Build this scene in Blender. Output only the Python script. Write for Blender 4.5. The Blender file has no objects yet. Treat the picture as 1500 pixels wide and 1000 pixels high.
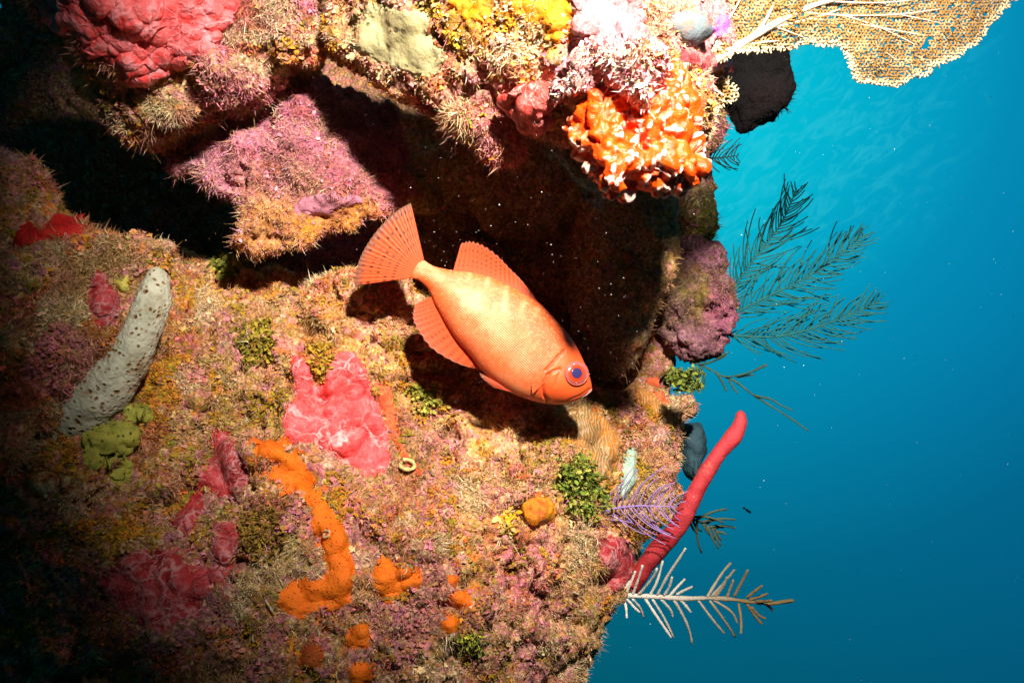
import bpy, math, random
import numpy as np
import openvdb as vdb
from mathutils import Vector
from mathutils.bvhtree import BVHTree

random.seed(7)
RNG = np.random.default_rng(7)
S = bpy.context.scene
COL = S.collection

# ------------------------------------------------------------------ camera, world, sun, strobe, exposure
K = 1500 / 1.4                        # photograph pixels per unit of x / depth
cam_d = bpy.data.cameras.new("camera")
cam = bpy.data.objects.new("camera", cam_d); COL.objects.link(cam)
cam_d.sensor_width = 36.0
cam_d.lens = 36.0 / 1.4
cam_d.clip_start = 0.02; cam_d.clip_end = 400
cam.location = (0, 0, 0); cam.rotation_euler = (math.radians(90), 0, 0)
S.camera = cam

SUN_EL, SUN_ROT = math.radians(72), math.radians(-35)
w = bpy.data.worlds.new("World"); S.world = w; w.use_nodes = True
nt = w.node_tree; bg = nt.nodes["Background"]
sky = nt.nodes.new("ShaderNodeTexSky"); sky.sky_type = 'NISHITA'; sky.sun_disc = False
sky.sun_elevation = SUN_EL; sky.sun_rotation = SUN_ROT
fil = nt.nodes.new("ShaderNodeMix"); fil.data_type = 'RGBA'; fil.blend_type = 'MULTIPLY'
fil.inputs[0].default_value = 1; fil.inputs[7].default_value = (0.03, 0.35, 0.42, 1)   # red is lost at depth
nt.links.new(sky.outputs[0], fil.inputs[6]); nt.links.new(fil.outputs[2], bg.inputs[0])
bg.inputs[1].default_value = 0.05

sun_d = bpy.data.lights.new("sun", 'SUN'); sun_d.energy = 2.0; sun_d.angle = math.radians(8)
sun_d.color = (0.02, 0.10, 0.12)      # daylight filtered by fifteen metres of water
sun = bpy.data.objects.new("sun", sun_d); COL.objects.link(sun)
sun.rotation_euler = Vector((-0.22, -0.22, -1.0)).to_track_quat('-Z', 'Y').to_euler()

STROBE = Vector((0.122, 0.02, 0.43))   # the diver's strobe on its arm above the camera
AIM = Vector((0.091, 0.65, 0.2185))
sp_d = bpy.data.lights.new("strobe", 'SPOT'); sp_d.energy = 90; sp_d.color = (1.0, 0.93, 0.84)
sp_d.shadow_soft_size = 0.025; sp_d.spot_size = math.radians(77.5); sp_d.spot_blend = 0.7
strobe = bpy.data.objects.new("strobe", sp_d); COL.objects.link(strobe)
strobe.location = STROBE; strobe.rotation_euler = (AIM - STROBE).to_track_quat('-Z', 'Y').to_euler()

S.view_settings.view_transform = 'Standard'; S.view_settings.look = 'None'
S.view_settings.exposure = 0; S.view_settings.gamma = 1
S.cycles.max_bounces = 6; S.cycles.diffuse_bounces = 4; S.cycles.glossy_bounces = 2
S.cycles.transmission_bounces = 3; S.cycles.transparent_max_bounces = 6
S.cycles.caustics_reflective = False; S.cycles.caustics_refractive = False

# ------------------------------------------------------------------ small helpers
def P(px, py, d):
    return Vector(((px - 750) / K * d, d, (500 - py) / K * d))

def A3(px, py, d):
    return np.stack([(px - 750) / K * d, d + 0 * px, (500 - py) / K * d], -1)

def tag(o, label=None, cat=None, group=None, kind=None):
    if label: o["label"] = label
    if cat: o["category"] = cat
    if group: o["group"] = group
    if kind: o["kind"] = kind
    return o

def empty(name, loc):
    o = bpy.data.objects.new(name, None); COL.objects.link(o); o.location = loc
    o.empty_display_size = 0.02
    return o

def mesh_obj(name, V, faces, mat, parent=None, smooth=True, attrs=None):
    """V (n,3); faces: list of integer arrays (m,3) or (m,4). One linked mesh object, kept in world space."""
    V = np.asarray(V, dtype=np.float32)
    me = bpy.data.meshes.new(name)
    me.vertices.add(len(V)); me.vertices.foreach_set("co", V.ravel())
    idx, tot = [], []
    for f in faces:
        f = np.asarray(f, dtype=np.int32)
        if len(f) == 0: continue
        idx.append(f.ravel()); tot.append(np.full(len(f), f.shape[1], np.int32))
    idx = np.concatenate(idx); tot = np.concatenate(tot)
    me.loops.add(len(idx)); me.loops.foreach_set("vertex_index", idx)
    me.polygons.add(len(tot))
    me.polygons.foreach_set("loop_start", (np.cumsum(tot) - tot).astype(np.int32))
    me.update(calc_edges=True); me.validate()
    me.polygons.foreach_set("use_smooth", np.full(len(me.polygons), smooth))
    for k, a in (attrs or {}).items():
        a = np.asarray(a, np.float32)
        if a.ndim == 1:
            at = me.attributes.new(k, 'FLOAT', 'POINT'); at.data.foreach_set("value", a)
        else:
            if a.shape[1] == 3: a = np.concatenate([a, np.ones((len(a), 1), np.float32)], 1)
            at = me.attributes.new(k, 'FLOAT_COLOR', 'POINT'); at.data.foreach_set("color", np.ascontiguousarray(a).ravel())
    me.materials.append(mat)
    o = bpy.data.objects.new(name, me); COL.objects.link(o)
    if parent:
        o.parent = parent
        o.location = -Vector(parent.location) if parent.parent is None else (0, 0, 0)
    return o

def rand01(i, j, k, seed):
    h = (i * 374761393 + j * 668265263 + k * 2147483647 + seed * 974634777) & 0xFFFFFFFF
    h = ((h ^ (h >> 13)) * 1274126177) & 0xFFFFFFFF
    h = ((h ^ (h >> 16)) * 2246822519) & 0xFFFFFFFF
    return ((h ^ (h >> 15)) & 0xFFFFFF) / float(0xFFFFFF)

def vnoise(p, f, seed=0):
    q = np.asarray(p) * f + 1000.0
    i = np.floor(q).astype(np.int64); fr = q - i; u = fr * fr * (3 - 2 * fr)
    r = 0
    for a in (0, 1):
        for b in (0, 1):
            for c in (0, 1):
                wgt = (u[..., 0] if a else 1 - u[..., 0]) * (u[..., 1] if b else 1 - u[..., 1]) * (u[..., 2] if c else 1 - u[..., 2])
                r = r + wgt * rand01(i[..., 0] + a, i[..., 1] + b, i[..., 2] + c, seed)
    return r * 2 - 1

def fbm(p, f, octv=4, seed=0, gain=0.5):
    r, a, t = 0, 1.0, 0
    for o in range(octv):
        r = r + a * vnoise(p, f, seed + o * 17); t += a; a *= gain; f *= 2.03
    return r / t

def worley(p, f, seed=0):
    """distance to the nearest of one jittered point per cell (0..~1) and that cell's random number"""
    q = np.asarray(p) * f + 1000.0
    i = np.floor(q).astype(np.int64)
    best = np.full(q.shape[:-1], 9.0); rid = np.zeros(q.shape[:-1])
    for a in (-1, 0, 1):
        for b in (-1, 0, 1):
            for c in (-1, 0, 1):
                ci = i + np.array([a, b, c])
                off = np.stack([rand01(ci[..., 0], ci[..., 1], ci[..., 2], seed + s) for s in (1, 2, 3)], -1)
                d = np.sqrt((((ci + off) - q) ** 2).sum(-1))
                m = d < best
                rid = np.where(m, rand01(ci[..., 0], ci[..., 1], ci[..., 2], seed + 9), rid)
                best = np.where(m, d, best)
    return best, rid

def chaikin(pts, n=1, closed=True):
    pts = np.asarray(pts, float)
    for _ in range(n):
        nx = np.roll(pts, -1, 0)
        if closed:
            pts = np.stack([0.75 * pts + 0.25 * nx, 0.25 * pts + 0.75 * nx], 1).reshape(-1, pts.shape[1])
        else:
            q = np.stack([0.75 * pts[:-1] + 0.25 * pts[1:], 0.25 * pts[:-1] + 0.75 * pts[1:]], 1).reshape(-1, pts.shape[1])
            pts = np.concatenate([pts[:1], q, pts[-1:]])
    return pts

def resample(pts, n):
    pts = np.asarray(pts, float)
    s = np.concatenate([[0], np.cumsum(np.linalg.norm(np.diff(pts, axis=0), axis=1))])
    t = np.linspace(0, s[-1], n)
    return np.stack([np.interp(t, s, pts[:, k]) for k in range(pts.shape[1])], 1)

def poly_sdf(poly, X, Z):
    """signed distance, positive inside"""
    poly = np.asarray(poly)[:, :2]
    d = np.full(X.shape, 1e9); ins = np.zeros(X.shape, bool)
    n = len(poly)
    for k in range(n):
        ax, az = poly[k]; bx, bz = poly[(k + 1) % n]
        ex, ez = bx - ax, bz - az
        L = ex * ex + ez * ez + 1e-18
        t = np.clip(((X - ax) * ex + (Z - az) * ez) / L, 0, 1)
        d = np.minimum(d, (X - ax - t * ex) ** 2 + (Z - az - t * ez) ** 2)
        c = ((az > Z) != (bz > Z))
        with np.errstate(divide='ignore', invalid='ignore'):
            xi = ax + (Z - az) / (bz - az if bz != az else 1e-18) * ex
        ins ^= c & (X < xi)
    d = np.sqrt(d)
    return np.where(ins, d, -d)

def tps(xy, v, reg=1e-3):
    xy = np.asarray(xy, float); v = np.asarray(v, float); n = len(xy)
    def phi(r2): return 0.5 * r2 * np.log(r2 + 1e-12)
    r2 = ((xy[:, None] - xy[None]) ** 2).sum(-1)
    Am = np.zeros((n + 3, n + 3)); Am[:n, :n] = phi(r2) + reg * np.eye(n)
    Am[:n, n] = 1; Am[:n, n + 1:] = xy; Am[n, :n] = 1; Am[n + 1:, :n] = xy.T
    sol = np.linalg.solve(Am, np.concatenate([v, np.zeros(3)]))
    def f(X, Z):
        r = sol[n] + sol[n + 1] * X + sol[n + 2] * Z
        for k in range(n):
            r = r + sol[k] * phi((X - xy[k, 0]) ** 2 + (Z - xy[k, 1]) ** 2)
        return r
    return f

def vnormals(V, Q):
    a, b, c, d = (V[Q[:, k]] for k in range(4))
    fn = np.cross(c - a, d - b)
    N = np.zeros_like(V)
    for k in range(4):
        for ax in range(3):
            N[:, ax] += np.bincount(Q[:, k], fn[:, ax], len(V))
    return N / (np.linalg.norm(N, axis=1, keepdims=True) + 1e-12)

TAN = (.56, .34, .135); CREAM = (.76, .57, .31); OLIVE = (.21, .17, .014); MUST = (.44, .21, .010); PINK = (.68, .22, .28); MAUVE = (.47, .14, .235)
RUST = (.46, .10, .03); BROWN = (.15, .075, .03); ORANGE = (.78, .20, .012); DARK = (.03, .02, .014)
GREEN = (.2, .25, .025); RED = (.5, .035, .03); GREY = (.3, .33, .3)
PATCH = np.array([TAN, PINK, (.27,.19,.012), RUST, CREAM, (.50,.16,.20), (.46,.20,.008), BROWN, (.60,.26,.14), ORANGE])
P_BLADE = np.array([1.3, .12, .45, .9, 1.3, .2, .3, .7, 1.2, .15])
P_LEAF = np.array([.25, .25, 1.6, .5, .2, .3, 1.8, .8, .3, .2])
def patches(V, f=52):
    q = V + .010 * np.stack([vnoise(V, 70, s) for s in (61, 62, 63)], -1) + .004 * np.stack([vnoise(V, 220, s) for s in (64, 65, 66)], -1)
    a = worley(q, f, 51)[1]; b = worley(V + .02 * np.stack([vnoise(V, 35, s) for s in (71, 72, 73)], -1), f * .42, 52)[1]
    use = vnoise(V, 30, 74) > -.12
    order = np.array([1, 5, 0, 2, 6, 4, 8, 5, 0, 3])
    return np.where(use, order[np.minimum((b * 10).astype(int), 9)], np.minimum((a * 10).astype(int), 9))

class MB:
    """collects tubes and sheets into one mesh"""
    def __init__(s): s.V = []; s.Q = []; s.T = []; s.n = 0; s.A = {}
    def add(s, V, Q=None, T=None, **attrs):
        V = np.asarray(V, float)
        if Q is not None and len(Q): s.Q.append(np.asarray(Q) + s.n)
        if T is not None and len(T): s.T.append(np.asarray(T) + s.n)
        for k, a in attrs.items():
            a = np.asarray(a, float)
            if a.ndim == 0: a = np.full(len(V), float(a))
            if a.ndim == 1 and len(a) == 3 and len(V) != 3: a = np.tile(a, (len(V), 1))
            s.A.setdefault(k, []).append(a)
        s.V.append(V); s.n += len(V)
    def tube(s, pts, rad, sides=6, **attrs):
        pts = np.asarray([tuple(p) for p in pts], float); n = len(pts)
        rad = np.broadcast_to(np.asarray(rad, float), (n,))
        t = np.gradient(pts, axis=0); t /= np.linalg.norm(t, axis=1, keepdims=True) + 1e-12
        u = np.cross(t[0], (0.13, 0.9, 0.37)); u /= np.linalg.norm(u) + 1e-12
        rows = []
        for k in range(n):
            u = u - t[k] * (u @ t[k]); u /= np.linalg.norm(u) + 1e-12
            v = np.cross(t[k], u)
            a = np.arange(sides) * 2 * math.pi / sides
            rows.append(pts[k] + rad[k] * (np.cos(a)[:, None] * u + np.sin(a)[:, None] * v))
        V = np.concatenate(rows + [pts[:1] - t[0] * rad[0] * .7, pts[-1:] + t[-1] * rad[-1] * .7])
        Q = []; T = []
        for k in range(n - 1):
            for j in range(sides):
                j2 = (j + 1) % sides
                Q.append((k * sides + j, k * sides + j2, (k + 1) * sides + j2, (k + 1) * sides + j))
        for j in range(sides):
            j2 = (j + 1) % sides
            T.append((n * sides, j2, j)); T.append((n * sides + 1, (n - 1) * sides + j, (n - 1) * sides + j2))
        s.add(V, Q, T, **attrs)
    def build(s, name, mat, parent=None, smooth=True):
        f = []
        if s.Q: f.append(np.concatenate(s.Q))
        if s.T: f.append(np.concatenate(s.T))
        return mesh_obj(name, np.concatenate(s.V), f, mat, parent, smooth, {k: np.concatenate(a) for k, a in s.A.items()})

# ------------------------------------------------------------------ material helper
class NT:
    def __init__(s, name):
        s.m = bpy.data.materials.new(name); s.m.use_nodes = True
        s.t = s.m.node_tree; s.b = s.t.nodes["Principled BSDF"]; s.out = s.t.nodes["Material Output"]
        s.co = s.t.nodes.new("ShaderNodeTexCoord").outputs["Object"]
    def new(s, typ, ins=None, **props):
        n = s.t.nodes.new(typ)
        for k, v in props.items(): setattr(n, k, v)
        for k, v in (ins or {}).items(): s.set(n.inputs[k], v)
        return n
    def set(s, sock, v):
        if isinstance(v, bpy.types.NodeSocket): s.t.links.new(v, sock)
        else:
            if isinstance(v, (tuple, list)) and len(v) == 3 and sock.type == 'RGBA': v = (*v, 1)
            sock.default_value = v
    def noise(s, scale, detail=4, rough=.55, co=None, dist=0):
        return s.new("ShaderNodeTexNoise", {"Vector": co or s.co, "Scale": scale, "Detail": detail, "Roughness": rough, "Distortion": dist})
    def vor(s, scale, co=None, feature='F1', rnd=1.0):
        return s.new("ShaderNodeTexVoronoi", {"Vector": co or s.co, "Scale": scale, "Randomness": rnd}, feature=feature)
    def ramp(s, fac, stops, interp='LINEAR'):
        n = s.new("ShaderNodeValToRGB", {"Fac": fac}); r = n.color_ramp; r.interpolation = interp
        while len(r.elements) < len(stops): r.elements.new(0.5)
        for e, (p, c) in zip(r.elements, stops):
            e.position = p; e.color = (*c, 1) if isinstance(c, (tuple, list)) else (c, c, c, 1)
        return n.outputs[0]
    def mix(s, fac, a, b, mode='MIX'):
        n = s.new("ShaderNodeMix", data_type='RGBA', blend_type=mode)
        s.set(n.inputs[0], fac); s.set(n.inputs[6], a); s.set(n.inputs[7], b)
        return n.outputs[2]
    def math(s, op, a, b=0.0, clamp=False):
        n = s.new("ShaderNodeMath", operation=op, use_clamp=clamp); s.set(n.inputs[0], a); s.set(n.inputs[1], b)
        return n.outputs[0]
    def attr(s, name):
        return s.new("ShaderNodeAttribute", attribute_name=name)
    def warp(s, scale, amt):
        n = s.noise(scale, 3)
        v = s.new("ShaderNodeVectorMath", {0: n.outputs["Color"], 1: (0.5, 0.5, 0.5)}, operation='SUBTRACT')
        m = s.new("ShaderNodeVectorMath", {0: v.outputs[0]}, operation='SCALE'); m.inputs["Scale"].default_value = amt
        return s.new("ShaderNodeVectorMath", {0: s.co, 1: m.outputs[0]}, operation='ADD').outputs[0]
    def bump(s, h, dist=0.002, strength=0.8, prev=None):
        n = s.new("ShaderNodeBump", {"Height": h, "Distance": dist, "Strength": strength})
        if prev: s.set(n.inputs["Normal"], prev)
        return n.outputs[0]
    def done(s, col, rough=.7, normal=None, spec=.3, **kw):
        s.set(s.b.inputs["Base Color"], col); s.set(s.b.inputs["Roughness"], rough)
        s.set(s.b.inputs["Specular IOR Level"], spec)
        if normal is not None: s.set(s.b.inputs["Normal"], normal)
        for k, v in kw.items(): s.set(s.b.inputs[k], v)
        return s.m


def m_reef(name="reef_turf_rock", tintmix=.5, sat=1.0, s1=150, s2=400):
    t = NT(name)
    wp = t.warp(70, .016)
    tint = t.attr("tint").outputs["Color"]
    v1 = t.vor(s1, wp); v2 = t.vor(s2, t.warp(200, .004))
    r1 = t.new("ShaderNodeSeparateColor", {0: v1.outputs["Color"]}).outputs[0]
    r2 = t.new("ShaderNodeSeparateColor", {0: v2.outputs["Color"]}).outputs[1]
    c1 = t.ramp(r1, [(0, TAN), (.16, PINK), (.3, OLIVE), (.42, MUST), (.54, MAUVE), (.66, BROWN), (.78, CREAM), (.87, RUST), (.95, ORANGE)], 'CONSTANT')
    c2 = t.ramp(r2, [(0, CREAM), (.14, BROWN), (.3, TAN), (.45, PINK), (.6, DARK), (.7, MUST), (.82, MAUVE), (.93, OLIVE)], 'CONSTANT')
    n1 = t.ramp(t.noise(30, 6).outputs[0], [(.42, 0.0), (.58, 1.0)])
    c = t.mix(n1, c1, c2)
    c = t.mix(tintmix, c, tint)
    n3 = t.ramp(t.noise(260, 8, .7).outputs[0], [(.32, .3), (.5, 1.15), (.7, 2.2)])
    c = t.mix(1.0, c, n3, 'MULTIPLY')
    h = t.noise(330, 8, .7).outputs[0]
    b = t.bump(h, .004, .9); b = t.bump(v2.outputs["Distance"], .0016, .5, b)
    return t.done(c, .8, b, .25)

def m_attr(name, rough=.75, spec=.25, transl=0.0):
    t = NT(name)
    c = t.attr("tint").outputs["Color"]
    return t.done(c, rough, None, spec)

REEF = m_reef()
BLADE = m_attr("turf_blade")

# ------------------------------------------------------------------ the water: a great shell, open overhead at the surface
def build_water():
    t = NT("open_water")
    geo = t.new("ShaderNodeNewGeometry")
    d = t.new("ShaderNodeVectorMath", {0: geo.outputs["Position"]}, operation='NORMALIZE').outputs[0]
    def dot(v): return t.new("ShaderNodeVectorMath", {0: d, 1: Vector(v).normalized()}, operation='DOT_PRODUCT').outputs["Value"]
    glow = Vector((960 - 750, K, 500 - 120))
    g = dot(glow)
    c = t.ramp(g, [(0.0, (.001, .020, .028)), (.45, (.0008, .032, .052)), (.69, (.0005, .100, .215)), (.80, (.0006, .135, .265)), (.863, (.0008, .195, .355)),
                   (.924, (.001, .27, .445)), (.955, (.001, .37, .54)), (.983, (.001, .50, .64)), (1.0, (.003, .62, .75))])
    z = t.new("ShaderNodeSeparateXYZ", {0: d}).outputs[2]
    low = t.ramp(t.math('ADD', z, .5), [(.0, (.9, .95, .72)), (.25, (1, 1, .9)), (.5, (1, 1, 1))])
    c = t.mix(1.0, c, low, 'MULTIPLY')
    xx = t.new("ShaderNodeSeparateXYZ", {0: d}).outputs[0]
    c = t.mix(1.0, c, t.ramp(t.math('ADD', xx, .3), [(.3, (1, 1.03, .88)), (.55, (1, .98, 1.0)), (.85, (1, .97, 1.06))]), 'MULTIPLY')
    # ripples of the surface far above, seen at a slant
    mp = t.new("ShaderNodeMapping", {"Vector": d, "Rotation": (0, math.radians(40), 0)})
    mp2 = t.new("ShaderNodeMapping", {"Vector": mp.outputs[0], "Scale": (11, 11, 26)})
    r = t.noise(2.6, 7, .66, mp2.outputs[0], 1.1).outputs[0]
    r = t.ramp(r, [(.48, 0.0), (.62, .6), (.74, 1.0)])
    mask = t.ramp(g, [(.925, 0.0), (.975, 1.0)])
    mask = t.math('MULTIPLY', mask, t.ramp(z, [(.02, 0.0), (.14, 1.0)]))
    fac = t.math('MULTIPLY', t.math('MULTIPLY', r, mask), .45)
    c = t.mix(fac, c, (.05, .62, .74))
    em = t.new("ShaderNodeEmission", {"Color": c, "Strength": 1.0})
    t.t.links.new(em.outputs[0], t.out.inputs[0])
    R = 60; V = []; Q = []
    lat = np.radians(np.linspace(-90, 58, 34)); lon = np.linspace(0, 2 * math.pi, 65)[:-1]
    for a in lat:
        for b in lon: V.append((R * math.cos(a) * math.cos(b), R * math.cos(a) * math.sin(b), R * math.sin(a)))
    for i in range(len(lat) - 1):
        for j in range(64):
            Q.append((i * 64 + j, i * 64 + (j + 1) % 64, (i + 1) * 64 + (j + 1) % 64, (i + 1) * 64 + j))
    o = mesh_obj("water", V, [np.array(Q)], t.m)
    tag(o, "open blue water behind the reef, brighter towards the rippled surface", None, None, "structure")
build_water()


# ------------------------------------------------------------------ reef rock builder
ALLV, ALLQ, NV = [], [], 0
NO_TURF = []          # outlines of smooth sponges where no turf grows

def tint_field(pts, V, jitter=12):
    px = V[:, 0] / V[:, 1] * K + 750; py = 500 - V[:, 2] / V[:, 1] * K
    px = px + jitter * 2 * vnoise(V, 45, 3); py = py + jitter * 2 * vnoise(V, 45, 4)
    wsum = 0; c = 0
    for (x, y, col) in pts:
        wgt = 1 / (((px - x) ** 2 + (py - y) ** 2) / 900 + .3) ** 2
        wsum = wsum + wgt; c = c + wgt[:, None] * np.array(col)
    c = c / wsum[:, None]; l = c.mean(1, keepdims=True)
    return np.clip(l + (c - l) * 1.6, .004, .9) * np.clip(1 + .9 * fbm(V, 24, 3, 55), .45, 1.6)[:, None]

def rock(name, label, cat, outline, d0, front, R, back, tints, mat=REEF, vox=.003, amp=(.007, .004, .0018), low=.010,
         bumps=(), holes=(), kind=None, turf=None, lump=0, lumpf=60, lumpseed=1, register=True, group=None, smooth_k=.012, patch=0, fine=0, taper=.55, crev=0):
    global NV
    poly = []
    for p in outline:
        d = p[2] if len(p) > 2 else d0
        poly.append(((p[0] - 750) / K * d, (500 - p[1]) / K * d))
    poly = chaikin(np.array(poly), 1)
    fr = np.array([(((a - 750) / K * d), (500 - b) / K * d, d) for a, b, d in front])
    if len(fr) >= 4: Ff = tps(fr[:, :2], fr[:, 2], 2e-4)
    else:
        mu = fr[:, 2].mean(); Ff = lambda X, Z: mu + 0 * X
    lo = poly.min(0) - .02; hi = poly.max(0) + .02
    y0 = fr[:, 2].min() - .05
    nx, nz, ny = (int(v) + 1 for v in ((hi[0] - lo[0]) / vox, (hi[1] - lo[1]) / vox, (back + .012 - y0) / vox))
    xs = lo[0] + vox * np.arange(nx); zs = lo[1] + vox * np.arange(nz); ys = y0 + vox * np.arange(ny)
    X, Z = np.meshgrid(xs, zs, indexing='ij')
    P2 = np.stack([X, 0 * X, Z], -1)
    sd = poly_sdf(poly, X, Z) + .005 * fbm(P2, 35, 3, 5)
    F = np.clip(Ff(X, Z), fr[:, 2].min() - .02, fr[:, 2].max() + .03) + low * fbm(P2, 14, 3, 8)
    q = 1 - np.clip(sd / R, 0, 1)
    F2 = (F + R * (1 - np.sqrt(np.clip(1 - q * q, 0, 1))))
    f = (F2[:, None, :] - ys[None, :, None]).astype(np.float32)
    sd3 = np.broadcast_to((-sd)[:, None, :], f.shape).astype(np.float32)
    sd3 = sd3 + np.float32(taper) * np.clip(ys - d0 - .01, 0, None)[None, :, None].astype(np.float32)
    k = np.float32(smooth_k)
    h = np.clip(.5 + .5 * (f - sd3) / k, 0, 1); f = sd3 + (f - sd3) * h + k * h * (1 - h)
    f = np.maximum(f, (ys - back)[None, :, None].astype(np.float32))
    GX, GY, GZ = xs[:, None, None], ys[None, :, None], zs[None, None, :]
    for (bx, by, bd, rr) in bumps:
        c = P(bx, by, bd); e = np.sqrt((GX - c.x) ** 2 + (GY - c.y) ** 2 + (GZ - c.z) ** 2) - rr
        kk = .012; h = np.clip(.5 + .5 * (f - e) / kk, 0, 1); f = f + (e - f) * h - kk * h * (1 - h)
    for (bx, by, bd, rr) in holes:
        c = P(bx, by, bd); e = rr - np.sqrt((GX - c.x) ** 2 + (GY - c.y) ** 2 + (GZ - c.z) ** 2)
        kk = .006; h = np.clip(.5 + .5 * (f - e) / kk, 0, 1); f = e + (f - e) * h + kk * h * (1 - h)
    f = np.clip(f, -4 * vox, 4 * vox).astype(np.float32)
    f[0] = f[-1] = 4 * vox; f[:, 0] = f[:, -1] = 4 * vox; f[:, :, 0] = f[:, :, -1] = 4 * vox
    g = vdb.FloatGrid(background=4 * vox); g.copyFromArray(f, tolerance=0)
    V, Q = g.convertToQuads(0.0)
    V = V.astype(float) * vox + np.array([lo[0], y0, lo[1]]); Q = Q.astype(np.int64)
    a = V[Q[:, 0]]; vol = np.einsum('ij,ij->i', a, np.cross(V[Q[:, 1]] , V[Q[:, 2]])).sum() + np.einsum('ij,ij->i', a, np.cross(V[Q[:, 2]], V[Q[:, 3]])).sum()
    if vol < 0: Q = Q[:, ::-1]
    N = vnormals(V, Q)
    frq = (38, 105, 250)
    D = sum(am * fbm(V, fq, 3, 30 + j) for j, (am, fq) in enumerate(zip(amp, frq)))
    extra = {}
    if lump:
        wd, wid = worley(V + .004 * np.stack([vnoise(V, 90, s) for s in (1, 2, 3)], -1), lumpf, lumpseed)
        bumpy = np.sqrt(np.clip(1 - (wd / .72) ** 2, 0, 1))
        D = D + lump * (bumpy - .5) * (.5 + wid)
        extra["tip"] = np.clip(bumpy * (.4 + .8 * wid), 0, 1)
    if fine:
        wd, wid = worley(V + .002 * np.stack([vnoise(V, 200, s) for s in (1, 2, 3)], -1), 250, 77)
        b2 = np.sqrt(np.clip(1 - (wd / .6) ** 2, 0, 1)) * (wid > .45) * np.clip(.6 + 2.5 * vnoise(V, 55, 78), 0, 1)
        D = D + fine * b2; extra["nub"] = b2
    cv = None
    if crev:
        rid_ = np.abs(fbm(V, 26, 3, 91)); cv = np.clip(1 - rid_ / .055, 0, 1) * np.clip(4 * (vnoise(V, 13, 92) - .02), 0, 1)
        gp, gi = worley(V, 30, 95); cv = np.maximum(cv, np.clip(1 - gp / .30, 0, 1) * (gi > .72))
        D = D - crev * np.sqrt(cv)
    V = V + N * D[:, None]
    N = vnormals(V, Q)
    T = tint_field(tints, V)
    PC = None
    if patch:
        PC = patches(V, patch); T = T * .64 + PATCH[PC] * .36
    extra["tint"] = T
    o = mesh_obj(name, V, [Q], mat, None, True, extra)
    tag(o, label, cat, group, kind)
    if register:
        ALLV.append(V); ALLQ.append(Q + NV); NV += len(V)
    if turf and cv is not None: turf = dict(turf, cv=cv)
    if turf: TURF_JOBS.append((o, V, Q, N, T, turf, PC))
    return o
TURF_JOBS = []

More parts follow.
